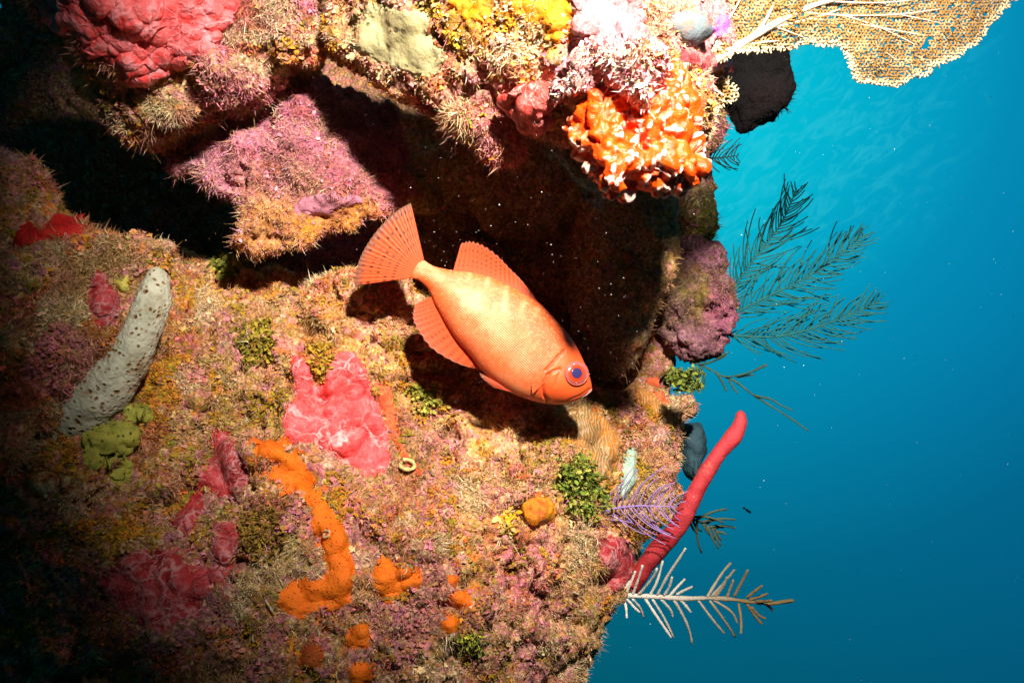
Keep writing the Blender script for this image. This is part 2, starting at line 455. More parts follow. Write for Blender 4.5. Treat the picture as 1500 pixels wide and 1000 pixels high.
def turf_on(o, V, Q, N, T, cfg, PC=None):
    """blades, twigs and small leaves growing on one rock"""
    n = cfg.get("n", 20000); L = cfg.get("len", .008); pal = np.array(cfg.get("pal", [TAN, CREAM, OLIVE, RUST, PINK]))
    a, b, c, d = (V[Q[:, k]] for k in range(4))
    ar = np.linalg.norm(np.cross(c - a, d - b), axis=1) * .5
    ctr = (a + b + c + d) / 4; fn = N[Q].mean(1)
    px = ctr[:, 0] / ctr[:, 1] * K + 750; py = 500 - ctr[:, 2] / ctr[:, 1] * K
    view = ctr / np.linalg.norm(ctr, axis=1, keepdims=True)
    face = -(view * fn).sum(1)
    wgt = ar * np.clip(face + .45, 0, 1) * ((px > -60) & (px < 1560) & (py > -60) & (py < 1060))
    wgt = wgt * np.clip(.55 + 1.6 * fbm(ctr, 28, 3, 77), cfg.get("floor", .05), 1.3)
    if 'cv' in cfg: wgt = wgt * (1 - .92 * np.clip(cfg['cv'][Q[:, 0]] * 1.8, 0, 1))
    for z in NO_TURF:
        bb = np.array(z); m = (px > bb[:, 0].min()) & (px < bb[:, 0].max()) & (py > bb[:, 1].min()) & (py < bb[:, 1].max())
        if m.any():
            ii = np.where(m)[0]; s = poly_sdf(bb, px[ii], py[ii]); wgt[ii[s > 6]] = 0
    wb = wgt if PC is None else wgt * P_BLADE[PC[Q[:, 0]]]
    pick = RNG.choice(len(Q), n, p=wb / wb.sum())
    u, v = RNG.random((2, n))
    base = (a[pick] * ((1 - u) * (1 - v))[:, None] + b[pick] * (u * (1 - v))[:, None] + c[pick] * (u * v)[:, None] + d[pick] * ((1 - u) * v)[:, None])
    nn = fn[pick]
    clump = np.stack([vnoise(base, 160, s) for s in (11, 12, 13)], -1)
    dr = nn + .55 * clump + .75 * RNG.normal(size=(n, 3)) + np.array(cfg.get("bias", (0, -.1, .05)))
    dr /= np.linalg.norm(dr, axis=1, keepdims=True)
    ln = L * (.35 + 1.1 * RNG.random(n) ** 2) * (.6 + .8 * np.clip(.5 + vnoise(base, 40, 6), 0, 1))
    wd = cfg.get("w", .00042) * (.6 + .9 * RNG.random(n))
    side = np.cross(dr, RNG.normal(size=(n, 3))); side /= np.linalg.norm(side, axis=1, keepdims=True) + 1e-9
    bend = .5 * ln[:, None] * RNG.normal(size=(n, 3))
    mid = base + dr * (ln * .55)[:, None] + bend * .25; tip = base + dr * ln[:, None] + bend
    root = base - nn * .001
    VV = np.stack([root - side * wd[:, None], root + side * wd[:, None], mid + side * (wd * .9)[:, None], mid - side * (wd * .9)[:, None], tip], 1).reshape(-1, 3)
    k = np.arange(n) * 5
    QQ = np.stack([k, k + 1, k + 2, k + 3], 1); TT = np.stack([k + 3, k + 2, k + 4], 1)
    zone = np.clip((vnoise(base, 55, 21) * .5 + .5) * len(pal) + RNG.normal(size=n) * .8, 0, len(pal) - 1).astype(int)
    colr = np.clip(pal[zone] * (.7 + .9 * RNG.random(n))[:, None], 0, .88)
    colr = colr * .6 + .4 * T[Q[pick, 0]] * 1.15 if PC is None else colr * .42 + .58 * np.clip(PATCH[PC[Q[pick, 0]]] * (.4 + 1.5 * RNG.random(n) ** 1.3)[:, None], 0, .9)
    C = np.repeat(colr, 5, 0)
    # small leaves and crusts
    m = cfg.get("leaves", n // 12)
    if m:
        wl = wgt * np.clip(.35 + 2.2 * fbm(ctr, 50, 2, 41), .04, 2) * (1 if PC is None else P_LEAF[PC[Q[:, 0]]]); pk = RNG.choice(len(Q), m, p=wl / wl.sum())
        ctr2 = ctr[pk]; n2 = fn[pk] + .6 * RNG.normal(size=(m, 3)) + np.array((0, -.2, .1)); n2 /= np.linalg.norm(n2, axis=1, keepdims=True)
        r = cfg.get("leaf", .0032) * (.25 + 1.2 * RNG.random(m) ** 2.5)
        e1 = np.cross(n2, RNG.normal(size=(m, 3))); e1 /= np.linalg.norm(e1, axis=1, keepdims=True); e2 = np.cross(n2, e1)
        ang = np.arange(7) * 2 * math.pi / 7
        rim = ctr2[:, None] + fn[pk][:, None] * .0018 + r[:, None, None] * (.35 + .9 * RNG.random((m, 7, 1))) * (np.cos(ang)[None, :, None] * e1[:, None] + .8 * np.sin(ang)[None, :, None] * e2[:, None])
        rim = rim + n2[:, None] * (r[:, None, None] * .35 * RNG.normal(size=(m, 7, 1)))
        cen = ctr2 + fn[pk] * .0018 + n2 * (r * .3)[:, None]
        LV = np.concatenate([rim, cen[:, None]], 1).reshape(-1, 3)
        kb = np.arange(m) * 8 + len(VV)
        LT = np.concatenate([np.stack([kb + 7, kb + j, kb + (j + 1) % 7], 1) for j in range(7)])
        lp = np.array(cfg.get("leafpal", [OLIVE, MUST, GREEN, PINK, MUST, RUST, PINK, MAUVE, ORANGE]))
        zc = np.clip((1.35 * fbm(ctr2, 42, 3, 31) * .5 + .5) * len(lp) + RNG.normal(size=m) * .8, 0, len(lp) - 1).astype(int)
        lc = lp[zc] * (.6 + .7 * RNG.random(m))[:, None]
        if PC is not None: lc = .45 * lc + .55 * PATCH[PC[Q[pk, 0]]] * (.35 + 1.3 * RNG.random(m))[:, None]
        VV = np.concatenate([VV, LV]); TT = np.concatenate([TT, LT]); C = np.concatenate([C, np.repeat(lc, 8, 0)])
    t = mesh_obj("turf_algae", VV, [QQ, TT], BLADE, o, True, {"tint": C})
    t["kind"] = "stuff"

BVH = None
def build_bvh():
    global BVH
    BVH = BVHTree.FromPolygons(np.concatenate(ALLV).tolist(), np.concatenate(ALLQ).tolist())

def depth_at(px, py, dflt=None):
    dr = P(px, py, 1.0).normalized()
    h = BVH.ray_cast(Vector((0, 0, 0)), dr)
    return h[0].y if h[0] is not None else dflt

def surf(px, py, out=0.0, dflt=.75):
    dr = P(px, py, 1.0).normalized()
    h = BVH.ray_cast(Vector((0, 0, 0)), dr)
    if h[0] is None: return P(px, py, dflt), Vector((0, -1, 0))
    n = h[1] if h[1].dot(dr) < 0 else -h[1]
    return h[0] + n * out, n

def crust(name, label, cat, poly, mat, thick=.008, edge=10, step=1.6, nz=(.0015, 60), rough2=(.0006, 200), group=None, smooth=7, lump=0, lumpf=70, parent=None, dmax=None, jag=3.5, sub=.8):
    """an encrusting growth: a sheet laid on the rock with its own thickness, its rim sunk into the rock"""
    poly = chaikin(np.array([p[:2] for p in poly], float), 2)
    lo = poly.min(0) - 6; hi = poly.max(0) + 6
    nx = int((hi[0] - lo[0]) / step) + 1; ny = int((hi[1] - lo[1]) / step) + 1
    X, Y = np.meshgrid(lo[0] + step * np.arange(nx), lo[1] + step * np.arange(ny), indexing='ij')
    P3 = np.stack([X, Y, 0 * X], -1)
    sd = poly_sdf(poly, X, Y) + jag * fbm(P3, .06, 3, 5) + .5 * jag * fbm(P3, .3, 2, 6)
    D = np.full(X.shape, np.nan); st = 2
    for i in range(0, nx, st):
        for j in range(0, ny, st):
            if sd[i, j] > -9:
                d = depth_at(X[i, j], Y[i, j])
                if d is not None: D[i:i + st, j:j + st] = d
    med = np.nanmedian(D); D = np.where(np.isnan(D), med, D)
    if dmax: D = np.minimum(D, dmax)
    D = np.clip(D, med - .09, med + .09)
    for _ in range(smooth):
        Dp = np.pad(D, 1, mode='edge')
        D = (Dp[1:-1, 1:-1] * 2 + Dp[:-2, 1:-1] + Dp[2:, 1:-1] + Dp[1:-1, :-2] + Dp[1:-1, 2:]) / 6
    pos = A3(X, Y, D)
    gx = np.gradient(pos, axis=0); gy = np.gradient(pos, axis=1)
    n = np.cross(gx, gy); n /= np.linalg.norm(n, axis=-1, keepdims=True) + 1e-12
    n = np.where((n * pos).sum(-1, keepdims=True) > 0, -n, n)
    q = np.clip(sd / (edge * 1.5), 0, 1); prof = .35 * np.sqrt(q) + .65 * q * q * (3 - 2 * q); thick = thick * .62
    off = thick * prof - .003 * np.clip(-sd / 4, 0, 1) * 2 + np.where(sd > 0, 1, 0) * (nz[0] * fbm(pos, nz[1], 3, 9) + rough2[0] * fbm(pos, rough2[1], 3, 19)) * prof
    extra = {}
    if lump:
        wd, wid = worley(pos, lumpf, 4); b = np.sqrt(np.clip(1 - (wd / .75) ** 2, 0, 1)); off = off + lump * b * (.4 + wid) * prof
        w2, i2 = worley(pos + .003 * np.stack([vnoise(pos, 120, s) for s in (1, 2, 3)], -1), lumpf * 2.1, 8); b2 = np.sqrt(np.clip(1 - (w2 / .75) ** 2, 0, 1)); off = off + .45 * lump * b2 * (.3 + i2) * prof
        extra["tip"] = (b * (.4 + .8 * wid)).reshape(-1)
    pos = pos + n * off[..., None]
    keep = sd > -4
    idx = np.arange(nx * ny).reshape(nx, ny)
    kq = keep[:-1, :-1] & keep[1:, :-1] & keep[1:, 1:] & keep[:-1, 1:]
    Q = np.stack([idx[:-1, :-1][kq], idx[1:, :-1][kq], idx[1:, 1:][kq], idx[:-1, 1:][kq]], 1)
    used = np.unique(Q); re = np.full(nx * ny, -1); re[used] = np.arange(len(used))
    V = pos.reshape(-1, 3)[used]
    extra = {k: v[used] for k, v in extra.items()}
    extra["rim"] = np.clip(1 - sd.reshape(-1)[used] / 8, 0, 1)
    o = mesh_obj(name, V, [re[Q]], mat, parent, True, extra)
    tag(o, label, cat, group)
    return o
# ------------------------------------------------------------------ outlines of the smooth growths (photograph pixels)
O_PINK = [(423,518),(440,514),(455,540),(461,562),(472,552),(477,527),(500,512),(522,514),(537,540),(548,572),(562,605),(570,640),(577,675),(567,692),(545,702),(520,692),(500,672),(482,666),(470,650),(450,645),(430,656),(415,637),(413,610),(421,590),(436,585),(425,560)]
O_LONG = [(369,660),(375,646),(400,640),(416,650),(421,662),(437,667),(455,690),(461,706),(482,732),(500,760),(508,785),(516,812),(522,842),(516,868),(518,885),(492,892),(466,899),(441,908),(420,901),(401,886),(406,868),(426,850),(450,842),(470,848),(477,830),(468,800),(455,770),(450,745),(440,728),(420,718),(412,712),(392,708),(390,695),(405,684),(412,676),(395,675),(377,672)]
O_OR2 = [(543,842),(551,825),(561,806),(573,818),(590,832),(605,828),(617,832),(620,860),(596,865),(582,882),(562,882),(549,866)]
O_SAL = [(545,556),(574,557),(580,590),(587,642),(612,680),(622,698),(604,698),(580,655),(566,625),(553,585)]
O_RED1 = [(50,-40),(52,15),(72,45),(96,62),(112,52),(116,58),(122,82),(148,90),(172,96),(180,126),(214,130),(250,110),(285,94),(312,76),(332,46),(356,20),(362,-40)]
O_REDL = [(305,628),(330,628),(350,650),(347,672),(369,702),(354,722),(343,736),(320,727),(300,714),(287,694),(298,680),(314,668)]
O_REDM = [(290,686),(304,690),(299,725),(291,762),(276,790),(262,772),(246,776),(255,750),(270,738),(284,715)]
O_REDS = [(308,762),(346,757),(354,792),(347,820),(330,838),(308,815)]
O_REDD = [(160,828),(190,805),(230,810),(262,800),(272,828),(300,833),(330,820),(336,842),(302,872),(302,902),(262,912),(240,934),(200,907),(160,892),(138,860)]
O_SCAR = [(13,352),(30,328),(50,322),(62,335),(75,318),(102,312),(128,328),(134,338),(100,346),(60,354),(20,366)]
O_KNOB = [(128,402),(148,390),(166,418),(180,450),(172,478),(150,484),(128,456),(124,428)]
O_TUBE = [(205,398),(222,390),(238,396),(246,430),(240,470),(222,500),(205,530),(180,552),(150,590),(120,640),(95,655),(55,650),(60,600),(100,570),(140,535),(160,500),(190,465),(196,430)]
O_GREEN = [(520,30),(560,5),(610,5),(640,25),(638,55),(655,75),(650,105),(610,120),(575,100),(540,95),(515,65)]
O_BARNR = [(872,790),(900,782),(925,795),(936,820),(925,850),(905,872),(893,868),(885,840),(872,815)]
O_ORB = [(948,560),(960,556),(975,572),(984,590),(980,598),(965,590),(952,575)]
O_ROUND = [(cx, cy, r) for cx, cy, r in ((664,849,11), (673,879,18), (660,914,16), (526,934,22), (529,986,20))]
def disc(cx, cy, r, n=9):
    rr = np.random.default_rng(int(cx)); return [(cx + r * rr.uniform(.8, 1.12) * math.cos(a), cy + r * rr.uniform(.8, 1.12) * math.sin(a)) for a in np.arange(n) * 2 * math.pi / n]
O_DISC = [disc(*q) for q in O_ROUND]
NO_TURF += [O_PINK, O_LONG, O_OR2, O_SAL, O_RED1, O_REDL, O_REDM, O_REDS, O_REDD, O_SCAR, O_KNOB, O_GREEN, O_BARNR, O_ORB] + O_DISC

# ------------------------------------------------------------------ reef rocks
rock("reef_wall", "dark rear wall of the reef cavity behind the fish", None,
     [(-140,-120),(900,-120),(1010,-60),(1030,120),(1035,250),(1030,360),(1000,430),(975,540),(960,600),(900,700),(-140,760)], 1.02,
     [(0,200,1.0),(300,330,.99),(700,300,.95),(900,300,.94),(500,380,.94),(800,450,.93),(620,330,.9),(1000,300,.95)], .05, 1.16,
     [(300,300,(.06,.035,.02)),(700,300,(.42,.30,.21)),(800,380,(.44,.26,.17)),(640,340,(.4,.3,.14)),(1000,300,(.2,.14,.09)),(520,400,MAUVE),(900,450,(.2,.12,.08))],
     vox=.0042, low=.03, amp=(.012,.006,.003), taper=0, kind="structure", lump=.006, lumpf=22)

rock("reef_slope", "lower reef slope crusted with algae, coralline pink and sponges under the fish", None,
     [(-110,1100,.7),(-110,480,.84),(80,390,.84),(180,372,.84),(250,360,.83),(300,376,.83),(340,386,.82),(400,402,.82),(440,410,.80),(500,400,.79),(560,412,.79),(700,470,.88),(800,520,.9),(870,560,.88),(930,566,.86),(985,552,.86),(1030,570,.86),(1042,598,.86),(1030,618,.85),(998,628,.85),(988,655,.84),(1000,690,.83),(1006,728,.82),(985,765,.81),(945,790,.8),(928,806,.79),(938,838,.78),(916,872,.77),(893,884,.76),(888,912,.76),(868,935,.76),(862,965,.75),(846,1005,.74),(822,1100,.72)], .8,
     [(300,400,.785),(430,425,.745),(560,445,.705),(510,425,.72),(640,520,.73),(740,560,.75),(838,640,.715),(900,600,.775),(980,590,.82),(980,680,.79),(900,720,.745),(850,800,.70),(870,900,.72),(700,700,.695),(600,620,.715),(500,600,.695),(420,520,.715),(300,500,.705),(300,650,.665),(450,800,.61),(620,850,.625),(750,900,.665),(620,980,.62),(400,980,.585),(200,800,.605),(100,700,.59),(50,900,.56),(200,950,.565),(800,980,.70),(-80,800,.56)], .045, 1.02,
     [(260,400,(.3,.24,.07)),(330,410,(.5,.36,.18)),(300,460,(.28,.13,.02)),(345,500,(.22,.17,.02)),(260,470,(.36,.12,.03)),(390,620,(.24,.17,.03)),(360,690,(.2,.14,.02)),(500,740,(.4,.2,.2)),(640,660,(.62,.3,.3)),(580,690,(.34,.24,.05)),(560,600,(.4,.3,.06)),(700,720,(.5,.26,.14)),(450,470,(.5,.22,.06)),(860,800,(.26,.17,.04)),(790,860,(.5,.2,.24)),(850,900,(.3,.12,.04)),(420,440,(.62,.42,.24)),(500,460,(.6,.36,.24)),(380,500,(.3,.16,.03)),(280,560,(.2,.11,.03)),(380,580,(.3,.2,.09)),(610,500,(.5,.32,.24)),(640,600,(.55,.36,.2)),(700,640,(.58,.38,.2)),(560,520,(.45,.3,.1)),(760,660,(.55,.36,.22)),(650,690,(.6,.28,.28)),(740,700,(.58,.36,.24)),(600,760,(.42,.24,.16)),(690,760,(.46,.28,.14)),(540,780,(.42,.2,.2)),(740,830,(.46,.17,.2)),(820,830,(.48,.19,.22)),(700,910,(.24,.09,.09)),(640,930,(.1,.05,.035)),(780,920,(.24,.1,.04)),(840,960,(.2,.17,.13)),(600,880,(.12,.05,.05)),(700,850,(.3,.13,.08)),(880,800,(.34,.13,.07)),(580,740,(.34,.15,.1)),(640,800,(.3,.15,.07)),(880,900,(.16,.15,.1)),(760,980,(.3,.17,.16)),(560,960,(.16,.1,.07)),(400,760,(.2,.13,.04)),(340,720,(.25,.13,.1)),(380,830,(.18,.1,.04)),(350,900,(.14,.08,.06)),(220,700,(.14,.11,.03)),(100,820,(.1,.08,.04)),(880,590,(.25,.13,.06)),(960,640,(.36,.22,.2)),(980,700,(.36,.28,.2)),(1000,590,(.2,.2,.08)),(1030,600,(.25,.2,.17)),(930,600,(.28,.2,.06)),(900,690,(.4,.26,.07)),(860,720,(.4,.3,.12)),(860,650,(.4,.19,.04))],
     vox=.0032, amp=(.012,.008,.0035), low=.022, lump=.009, lumpf=34, patch=58, taper=.25, crev=.016, kind="structure",
     holes=[(845,985,.7,.012),(690,845,.665,.006),(665,915,.66,.007),(610,915,.63,.012),(640,940,.64,.012),(590,885,.63,.007),(262,548,.70,.008),(236,520,.69,.009),(285,590,.69,.006),(295,625,.68,.006),(385,690,.655,.007),(600,700,.70,.004),(705,800,.675,.004),(625,785,.655,.005),(750,840,.67,.005)],
     turf=dict(n=160000, len=.0046, w=.00025, leaves=62000, leaf=.0022, floor=.12, leafpal=[OLIVE, MUST, GREEN, RUST, MUST, BROWN, PINK, OLIVE, ORANGE], pal=[CREAM, TAN, (.5,.3,.2), TAN, (.5,.22,.2), OLIVE, (.4,.28,.1), RUST, CREAM]))

rock("reef_rock", "shaggy brown reef pinnacle at the left edge carrying the scarlet sponge patch", "rock",
     [(-110,212),(0,206),(22,210),(40,206),(54,232),(60,268),(78,303),(106,325),(148,336),(200,333),(230,339),(242,360),(240,390),(232,430),(212,470),(190,520),(150,565),(100,625),(60,705),(-110,780)], .64,
     [(30,260,.635),(100,360,.625),(200,360,.645),(150,450,.635),(50,500,.58),(100,560,.605),(20,650,.56),(-60,400,.6)], .03, .95,
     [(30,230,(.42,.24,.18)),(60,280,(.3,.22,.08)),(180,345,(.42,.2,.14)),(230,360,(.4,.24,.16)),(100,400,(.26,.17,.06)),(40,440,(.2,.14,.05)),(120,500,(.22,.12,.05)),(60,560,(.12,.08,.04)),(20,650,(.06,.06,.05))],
     patch=52, crev=.012, lump=.006, lumpf=40, turf=dict(n=50000, len=.0052, w=.0003, leaves=9000, leaf=.0026, pal=[TAN, CREAM, OLIVE, (.4,.18,.13), TAN, PINK]))

rock("reef_rock", "shaggy overhanging reef head at the top left below the large red sponge", "rock",
     [(30,-120),(38,20),(70,72),(70,112),(88,150),(108,187),(134,205),(140,235),(182,238,.66),(240,232,.675),(290,207,.68),(340,192,.685),(390,166,.685),(430,132,.68),(446,100,.66),(456,60),(450,20),(440,-120)], .61,
     [(200,40,.565),(120,60,.58),(300,80,.57),(400,60,.60),(300,150,.66),(200,190,.63),(140,200,.635),(240,225,.66),(400,120,.662),(420,60,.62),(240,120,.59),(140,160,.645),(410,110,.61),(200,-80,.56),(400,-80,.59)], .04, .85,
     [(390,40,(.52,.26,.22)),(400,100,(.46,.3,.24)),(330,120,(.4,.28,.16)),(260,140,(.4,.32,.2)),(230,180,(.22,.18,.07)),(150,180,(.24,.13,.08)),(120,120,(.08,.07,.05)),(200,220,(.2,.12,.1)),(300,190,(.25,.17,.08)),(340,60,(.5,.26,.24))],
     patch=55, crev=.010, lump=.007, lumpf=36, taper=.22, turf=dict(n=80000, len=.0052, w=.00027, leaves=12000, leaf=.0026, bias=(0,-.25,-.35), pal=[CREAM, TAN, (.55,.26,.24), PINK, OLIVE, PINK]))

rock("reef_rock", "bright pink and yellow reef overhang at the top centre above the fish", "rock",
     [(452,-120,.63),(468,40,.65),(460,85,.66),(484,112,.655),(520,128,.64),(560,142,.62),(620,158),(660,168),(700,162),(740,165),(762,186),(800,192),(850,205),(900,232),(980,232),(1022,215),(1034,165),(1040,128),(1052,100),(1078,60),(1062,-120)], .585,
     [(520,60,.60),(480,60,.63),(600,80,.575),(700,60,.545),(800,80,.515),(900,100,.495),(980,100,.495),(750,140,.55),(600,130,.585),(520,105,.615),(680,150,.57),(1030,80,.54),(700,-60,.535),(900,-60,.5),(860,180,.53)], .022, .80,
     [(480,90,(.42,.3,.16)),(500,20,(.4,.3,.15)),(560,120,(.36,.26,.14)),(600,140,(.22,.14,.08)),(680,40,(.55,.26,.1)),(720,30,(.75,.33,.02)),(780,30,(.8,.38,.02)),(830,20,(.7,.32,.05)),(640,60,(.5,.22,.16)),(700,90,(.52,.26,.22)),(680,130,(.46,.26,.2)),(760,120,(.5,.22,.2)),(850,50,(.68,.4,.42)),(900,40,(.72,.42,.44)),(820,110,(.7,.5,.45)),(900,100,(.8,.66,.6)),(950,90,(.75,.5,.4)),(960,60,(.55,.3,.24)),(1030,95,(.5,.15,.14)),(1020,190,(.16,.1,.08)),(1040,60,(.5,.3,.3))],
     mat=m_reef("overhang_crust", .8), vox=.0028, taper=.3, crev=.010, lump=.006, lumpf=38, patch=60,
     turf=dict(n=42000, len=.0036, w=.00026, leaves=14000, leaf=.0022, bias=(0,-.2,-.3), leafpal=[PINK,(.75,.45,.42),(.8,.4,.02),MUST,CREAM,RUST,PINK,MAUVE], pal=[CREAM, TAN, (.7,.4,.34), (.75,.58,.4), PINK]))

rock("coral_boulder", "mauve coralline boulder hanging under the overhang left of the fish tail", "rock",
     [(232,245),(290,206),(380,168),(430,130),(470,80),(600,90,.80),(645,190,.80),(632,270,.78),(606,304,.745),(560,315,.72),(522,327),(482,346),(442,367),(392,377),(350,367),(343,342),(353,312),(328,291),(288,272)], .71,
     [(330,230,.682),(280,235,.685),(420,190,.684),(480,250,.695),(400,330,.685),(540,280,.715),(550,150,.77),(460,310,.695),(600,280,.735),(600,180,.79),(440,140,.685)], .042, 1.0,
     [(330,240,(.32,.15,.19)),(420,190,(.34,.15,.20)),(470,200,(.31,.13,.19)),(480,270,(.31,.13,.16)),(540,290,(.28,.12,.14)),(400,260,(.30,.15,.15)),(560,200,(.34,.16,.2)),(400,320,(.3,.15,.08)),(450,335,(.42,.22,.1)),(380,355,(.36,.2,.12)),(520,322,(.4,.2,.1)),(300,250,(.45,.25,.3))],
     mat=m_reef("coralline_rock", .8, 1, 190, 480), amp=(.012,.006,.0024), low=.024, lump=.007, lumpf=34, crev=.008,
     turf=dict(n=24000, len=.0052, w=.00027, leaves=1000, leaf=.0018, floor=0.0, bias=(0,-.2,-.25), pal=[CREAM, TAN, (.5,.25,.3), (.4,.25,.1), RUST], leafpal=[PINK, MAUVE, (.6,.3,.36), RUST]))

rock("cave_coral", "dim brown lobed coral under the overhang above the fish", "coral",
     [(618,215),(700,190),(800,215),(870,300),(830,345),(760,350),(700,325),(640,296),(622,255)], .87,
     [(700,240,.825),(780,290,.82),(660,250,.84),(740,320,.83)], .04, 1.0,
     [(660,250,(.42,.31,.2)),(760,300,(.36,.25,.17)),(700,210,(.45,.32,.22))], lump=.006, lumpf=28,
     turf=dict(n=4000, len=.008, leaves=100, bias=(0,0,-.5), pal=[TAN, BROWN, RUST]))

rock("plate_coral", "pale olive coral plate behind the tip of the fish tail", "coral",
     [(566,292),(576,272),(592,258),(612,254),(640,262),(660,282),(655,306),(630,318),(604,312),(580,306)], .765,
     [(580,285,.742),(600,270,.75),(630,290,.765),(600,300,.745)], .014, .9,
     [(585,290,(.44,.37,.16)),(640,290,(.22,.17,.07))], mat=m_reef("plate_crust", .75, 1, 90, 500), amp=(.004,.002,.001), vox=.0026,
     turf=dict(n=900, len=.004, leaves=60, pal=[TAN, OLIVE]))

rock("reef_rock", "pink tube-mouthed rock knob hanging under the overhang", "rock",
     [(653,168),(668,164),(700,160),(745,170),(768,208),(758,236),(722,238),(700,226),(685,205),(664,194)], .592,
     [(670,178,.572),(720,190,.572),(740,215,.578),(700,175,.57)], .018, .8,
     [(668,180,(.6,.4,.3)),(700,175,(.66,.26,.28)),(740,220,(.6,.28,.28)),(690,200,(.4,.26,.14))], vox=.0024, amp=(.003,.003,.0015),
     holes=[(667,182,.572,.0045),(666,183,.58,.0045),(665,184,.588,.0045)],
     turf=dict(n=6000, len=.0055, w=.00027, leaves=500, leaf=.002, bias=(0,-.1,-.4), pal=[CREAM, TAN, PINK, (.6,.35,.3)]))

rock("brain_coral", "tan ridged coral column in shade right of the cavity", "coral",
     [(862,250),(990,258),(994,340),(992,400),(977,432),(962,482),(935,545),(882,565),(838,530),(826,400),(838,300)], .85,
     [(920,300,.805),(960,360,.80),(890,450,.80),(870,350,.80),(930,500,.82)], .05, 1.05,
     [(970,360,(.5,.32,.2)),(960,300,(.36,.24,.16)),(900,350,(.30,.21,.15)),(880,480,(.24,.17,.12)),(860,350,(.32,.21,.14))], lump=.003, lumpf=95, amp=(.008,.002,.0012),
     turf=dict(n=2500, len=.006, leaves=60, pal=[TAN, BROWN]))

rock("coral_boulder", "mottled purple boulder at the reef edge beside the dark sea plumes", "rock",
     [(975,352),(1030,346),(1054,362),(1067,410),(1069,470),(1060,512),(1030,530),(1000,527),(974,502),(952,472),(958,400)], .93,
     [(1030,400,.89),(1040,480,.89),(990,450,.895),(1000,400,.9)], .03, 1.08,
     [(1040,380,(.17,.09,.12)),(1050,460,(.20,.09,.125)),(1000,500,(.17,.10,.12)),(990,440,(.09,.06,.05)),(1020,430,(.11,.09,.035))], mat=m_reef("boulder_crust", .88), lump=.006, lumpf=45, amp=(.009,.005,.002), crev=.008,  # tints lowered to stand in for the weak strobe light on this boulder
     turf=dict(n=5000, len=.004, w=.00027, leaves=500, leaf=.002, pal=[(.22,.14,.07), (.2,.07,.1), OLIVE, (.26,.1,.12)], leafpal=[OLIVE, (.2,.08,.1), BROWN]))

rock("reef_rock", "dark green-topped rock at the reef edge above the mottled purple boulder", "rock",
     [(975,235),(1022,258),(1040,282),(1049,330),(1036,348),(1028,366),(985,376),(968,320)], .96,
     [(1010,290,.92),(1030,320,.925),(1000,350,.92),(990,270,.93)], .03, 1.1,
     [(1010,290,(.1,.09,.07)),(1040,330,(.14,.2,.03)),(1000,350,(.26,.18,.12))],
     turf=dict(n=3000, len=.006, leaves=200, pal=[OLIVE, BROWN, GREEN]))

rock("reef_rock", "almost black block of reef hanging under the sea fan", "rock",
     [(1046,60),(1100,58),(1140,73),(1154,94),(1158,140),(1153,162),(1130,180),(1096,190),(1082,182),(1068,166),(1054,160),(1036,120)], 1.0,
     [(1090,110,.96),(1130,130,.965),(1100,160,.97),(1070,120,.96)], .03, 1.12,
     [(1090,110,(.004,.002,.002)),(1130,150,(.007,.004,.003))], mat=m_reef('shade_painted_rock', 1.0), turf=dict(n=1500, len=.005, leaves=0, pal=[(.008,.005,.004), (.006,.004,.003)]))  # near-black tints stand in for the sea fan's shadow on dark brown rock

rock("reef_rock", "small dim knob of reef behind the little pale fan", "rock",
     [(1005,150),(1060,158),(1063,190),(1052,216),(1030,234),(1005,225)], .9,
     [(1030,190,.865),(1045,180,.87),(1020,200,.865),(1040,210,.875)], .02, 1.0, [(1030,190,(.15,.09,.06)),(1050,200,(.2,.1,.1))],
     turf=dict(n=1200, len=.007, leaves=40, pal=[TAN, BROWN, PINK]))

# lumpy orange sponge hanging from the lip of the overhang
def m_orange_lumpy():
    t = NT("orange_lumpy_sponge")
    tip = t.attr("tip").outputs["Fac"]
    v = t.vor(75, t.warp(120, .008))
    spots = t.ramp(v.outputs["Distance"], [(.10, 1.0), (.22, 0.0)])
    n = t.noise(90, 5)
    c = t.ramp(n.outputs[0], [(.3, (.66, .042, .0008)), (.52, (.78, .072, .001)), (.75, (.84, .125, .002))])
    white = t.math('MULTIPLY', t.math('ADD', 0.0, t.ramp(t.noise(45, 6, .7).outputs[0], [(.6, 0.0), (.68, 1.0)]), True), t.ramp(tip, [(.35, .25), (.75, 1.0)]), True)
    c = t.mix(white, c, (.88, .70, .58)); c = t.mix(t.ramp(t.attr('nub').outputs['Fac'], [(.35, 0.0), (.8, .9)]), c, (.88, .68, .56))
    z = t.new("ShaderNodeSeparateXYZ", {0: t.co}).outputs[2]
    return t.done(c, .38, t.bump(t.noise(240, 6).outputs[0], .003, .6), .45)
rock("lumpy_sponge", "vivid orange lumpy sponge with white tips hanging from the overhang", "sponge",
     [(848,158),(842,190),(836,206),(854,226),(866,240),(876,266),(904,290),(919,284),(921,263),(945,270),(970,274),(986,259),(1000,270),(1026,264),(1034,240),(1026,200),(1020,150),(1014,110),(990,86),(930,84),(900,112),(860,138)], .508,
     [(880,180,.497),(940,130,.49),(1000,150,.497),(990,240,.492),(905,265,.488),(940,240,.497),(920,90,.495)], .012, .66,
     [(900,200,ORANGE)], mat=m_orange_lumpy(), vox=.0016, amp=(.006,.004,.0016), low=.012, lump=.009, lumpf=88, lumpseed=5,
     fine=.0028, holes=[(900,156,.488,.004),(910,166,.488,.004),(920,177,.489,.005),(930,188,.490,.005),(938,200,.490,.005),(946,212,.491,.004)])
